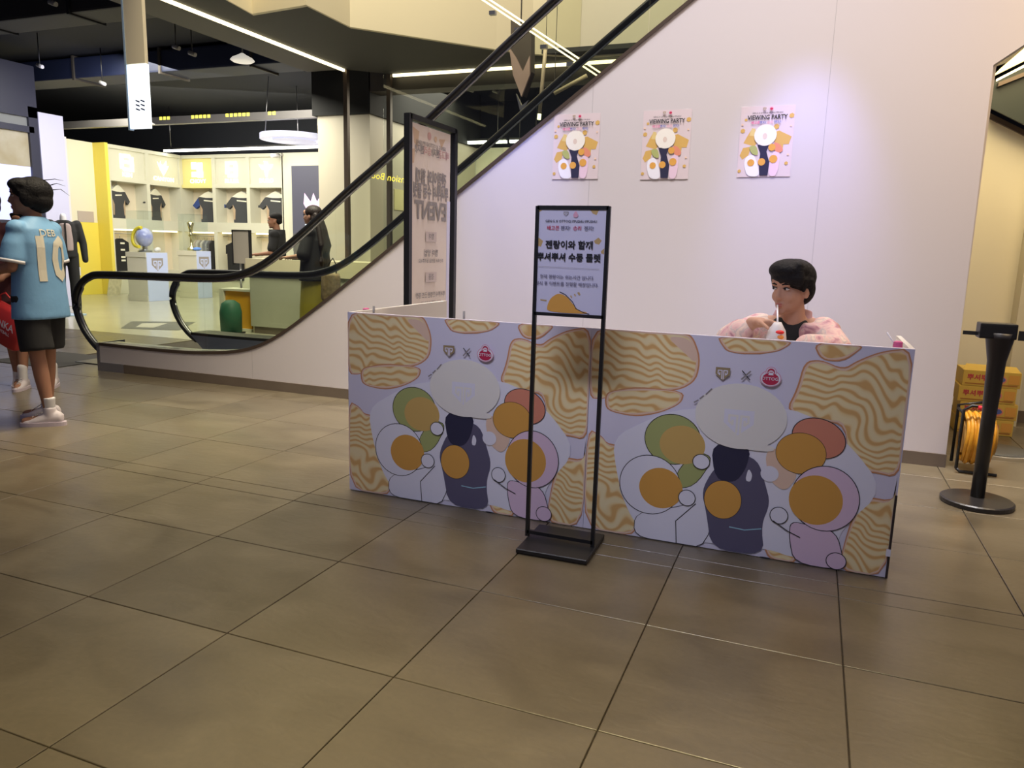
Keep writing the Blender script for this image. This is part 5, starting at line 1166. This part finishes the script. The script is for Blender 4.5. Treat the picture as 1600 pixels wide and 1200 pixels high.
# --- shop staff and customer
JS = dict(hip=(0, 0, .97), neck=(0, 0, 1.47), head=(0, -.03, 1.615), shl=(.18, 0, 1.41), shr=(-.18, 0, 1.41), ell=(.24, -.05, 1.13), wrl=(.14, -.28, 1.10), elr=(-.24, -.05, 1.13), wrr=(-.14, -.28, 1.10),
          hil=(.09, 0, .94), hir=(-.09, 0, .94), knl=(.10, 0, .5), knr=(-.10, 0, .5), anl=(.10, 0, .085), anr=(-.10, 0, .085), toel=(.1, -1, 0), toer=(-.1, -1, 0))
JS['handl'] = ((-.4, -1, 0), (0, 0, -1), (-1, 0, 0), .3, 1.0); JS['handr'] = ((.4, -1, 0), (0, 0, -1), (1, 0, 0), .3, 1.0)
def staff(T, root, V, M):
    b = B(); loft(b, [(Vector((0, 0, z)), wx, .125) for z, wx in ((.86, .185), (1.1, .17), (1.3, .185), (1.42, .16), (1.49, .065))], 30, 2.3)
    for k, s in ((1, 'l'), (-1, 'r')): ell(b, V['sh'+s], (.074, .074, .074)); cap(b, V['sh'+s]+Vector((-k*.03, 0, -.01)), V['sh'+s].lerp(V['el'+s], .75), .07, .068)
    part(T, 't_shirt', b, KB, root, .012, 4)
    b = B()
    for s in 'lr': cap(b, V['hi'+s], V['kn'+s], .095, .07); cap(b, V['kn'+s], V['an'+s], .07, .058)
    loft(b, [(Vector((0, 0, z)), .165, .12) for z in (.84, .95, 1.0)]); part(T, 'trousers', b, mat('charcoal_cloth', (.05, .05, .05)), root, .014, 4)
    b = B(); X = Matrix.Translation(V['head']) @ M.to_4x4(); ell(b, (0, .02, .062), (.082, .098, .072)); ell(b, (0, .06, .01), (.076, .055, .06)); b.transform(X); part(T, 'hair', b, HAIR, root, .008, 2)
SP = atY(422, 332, 9.6)
person('man with short black hair and black t-shirt standing behind the shop counter', (SP.x, 9.75, 0), heading(-.9, -.45), JS, skin=SKIN2, H=1.0, voxel=.011, cl=staff)
def woman(T, root, V, M):
    b = B(); loft(b, [(Vector((0, 0, z)), wx, wy) for z, wx, wy in ((.82, .25, .18), (.90, .24, .17), (1.15, .215, .15), (1.32, .20, .14), (1.43, .155, .10), (1.49, .065, .06))], 30, 2.3)
    for k, s in ((1, 'l'), (-1, 'r')): ell(b, V['sh'+s], (.074, .074, .074)); cap(b, V['sh'+s]+Vector((-k*.03, 0, -.01)), V['sh'+s].lerp(V['el'+s], .95), .078, .085)
    part(T, 'loose_top', b, KB, root, .012, 4)
    b = B(); loft(b, [(Vector((0, 0, z)), wx, wx*.8) for z, wx in ((.18, .24), (.5, .225), (.8, .20), (.98, .16))], 30, 2.2); part(T, 'skirt', b, mat('mustard_skirt', (.36, .30, .035), .8), root, .014, 3)
    for s in 'lr': shoe(T, root, V, JS, s, KB, SOLE)
    X = Matrix.Translation(V['head']) @ M.to_4x4(); b = B(); ell(b, (0, .03, .05), (.094, .108, .086)); ell(b, (0, .06, -.04), (.095, .07, .10)); b.transform(X)
    q = V['head']
    for k in range(13):
        a_ = -1+2*k/12; p = [q+Vector((a_*.07, .08, .02)), q+Vector((a_*.10, .13, -.16)), q+Vector((a_*.13, .17, -.36)), q+Vector((a_*.14+.01*sin(k*2), .16, -.55)), q+Vector((a_*.11, .15, -.70-.04*sin(k*3)))]
        tube(b, p, [.03, .034, .036, .032, .014], 8)
    part(T, 'long_hair', b, mat('dark_brown_hair', (.018, .010, .008), .6, bump=.6, nscale=50), root, .010, 1)
    b = B(); tube(b, [q+Matrix(M) @ Vector((x, y, .010)) for x, y in ((-.075, -.03), (-.055, -.085), (0, -.105), (.055, -.085), (.075, -.03))], .004, 6); b.transform(T); obj('glasses', b, BLACK, root)
WP = atY(484, 322, 8.0)
person('woman with long dark hair, black top and mustard skirt standing before the shop counter', (WP.x+.02, 8.05, 0), heading(-.93, -.25), JS, skin=SKIN, H=1.01, voxel=.011, cl=woman, head_yaw=-.1)
t = thing('woven_bag', 'patterned straw bag hanging at the side of the long-haired woman', 'bag', (-5.45, 7.85, .55))
c = atY(517, 445, 7.8); b = B(); loft(b, [(Vector((c.x, 7.8, c.z+z)), w, .06) for z, w in ((-.2, .10), (-.17, .13), (.1, .12), (.14, .10))], 24, 3.5); obj('bag_body', b, mat('woven_print', (.45, .33, .2), .7, noise=.8, nscale=26, dark=(.08, .05, .03)), t, smooth=True)
b = B(); tube(b, [c+Vector((-.08, 0, .13)), c+Vector((-.06, .03, .24)), c+Vector((.0, .05, .32)), c+Vector((.06, .03, .24)), c+Vector((.08, 0, .13))], .008, 8); obj('strap', b, KB, t)
t = thing('phone', 'phone with a bright screen in the hand of the long-haired woman', 'phone', (-6.1, 7.9, 1.2)); p = atY(480, 356, 7.85)
obj('case', obox(B(), p, (.035, -.02, .0), (.004, .007, 0), (0, .0, .05)), BLACK, t); obj('screen', obox(B(), p+Vector((-.005, -.009, 0)), (.030, -.017, 0), (.0005, .001, 0), (0, 0, .045)), mat('phone_glow', (.8, .9, 1), .4, emit=(.8, .9, 1), es=1.5), t)

# --- dressed mannequin in the shop
mq = atZ(110, 492, 0); mx, my = mq.x, mq.y
t = thing('mannequin', 'shop mannequin in a black jacket with grey pink panels and black trousers', 'mannequin', (mx, my, 0))
T = Matrix.Translation((mx, my, 0)) @ Matrix.Rotation(heading(.85, -.5), 4, 'Z') @ Matrix.Scale(1.06, 4)
b = B(); V_ = {k: Vector(v) for k, v in JS.items() if not hasattr(v[0], '__len__')}
loft(b, [(Vector((0, 0, z)), wx, .12) for z, wx in ((.9, .17), (1.1, .165), (1.3, .18), (1.42, .15), (1.47, .07))], 28)
for k, s in ((1, 'l'), (-1, 'r')): cap(b, V_['sh'+s], Vector((k*.25, 0, 1.12)), .068, .055); cap(b, Vector((k*.25, 0, 1.12)), Vector((k*.26, -.04, .86)), .055, .045)
part(T, 'jacket', b, KB, t, .014, 4)
b = B(); loft(b, [(Vector((0, -.012, z)), wx, .125) for z, wx in ((1.0, .13), (1.2, .135), (1.38, .12), (1.42, .09))], 28); part(T, 'jacket_panel', b, mat('grey_pink_cloth', (.34, .27, .27), .8), t, .012, 3)
b = B(); box(b, -.01, .01, -.155, -.13, .98, 1.42); b.transform(T); obj('zip', b, BLACK, t)
b = B(); cap(b, (0, 0, 1.44), (0, 0, 1.53), .05, .045); part(T, 'neck', b, WHITE, t, .012, 2)
b = B()
for s in 'lr': cap(b, V_['hi'+s], V_['kn'+s], .09, .075); cap(b, V_['kn'+s], V_['an'+s]+Vector((0, 0, .02)), .075, .07)
part(T, 'trousers', b, KB, t, .014, 3)
for z in (.75, .45): b = B(); box(b, .17, .185, -.03, .03, z-.13, z); b.transform(T); obj('side_patch', b, PWH, t)
b = B(); lathe(b, (mx, my, 0), [(.24, 0), (.24, .015), (.02, .03)], 28); obj('base', b, mat('pale_blue_base', (.45, .6, .8), .3), t)

bpy.data.scenes.remove(TMPS)
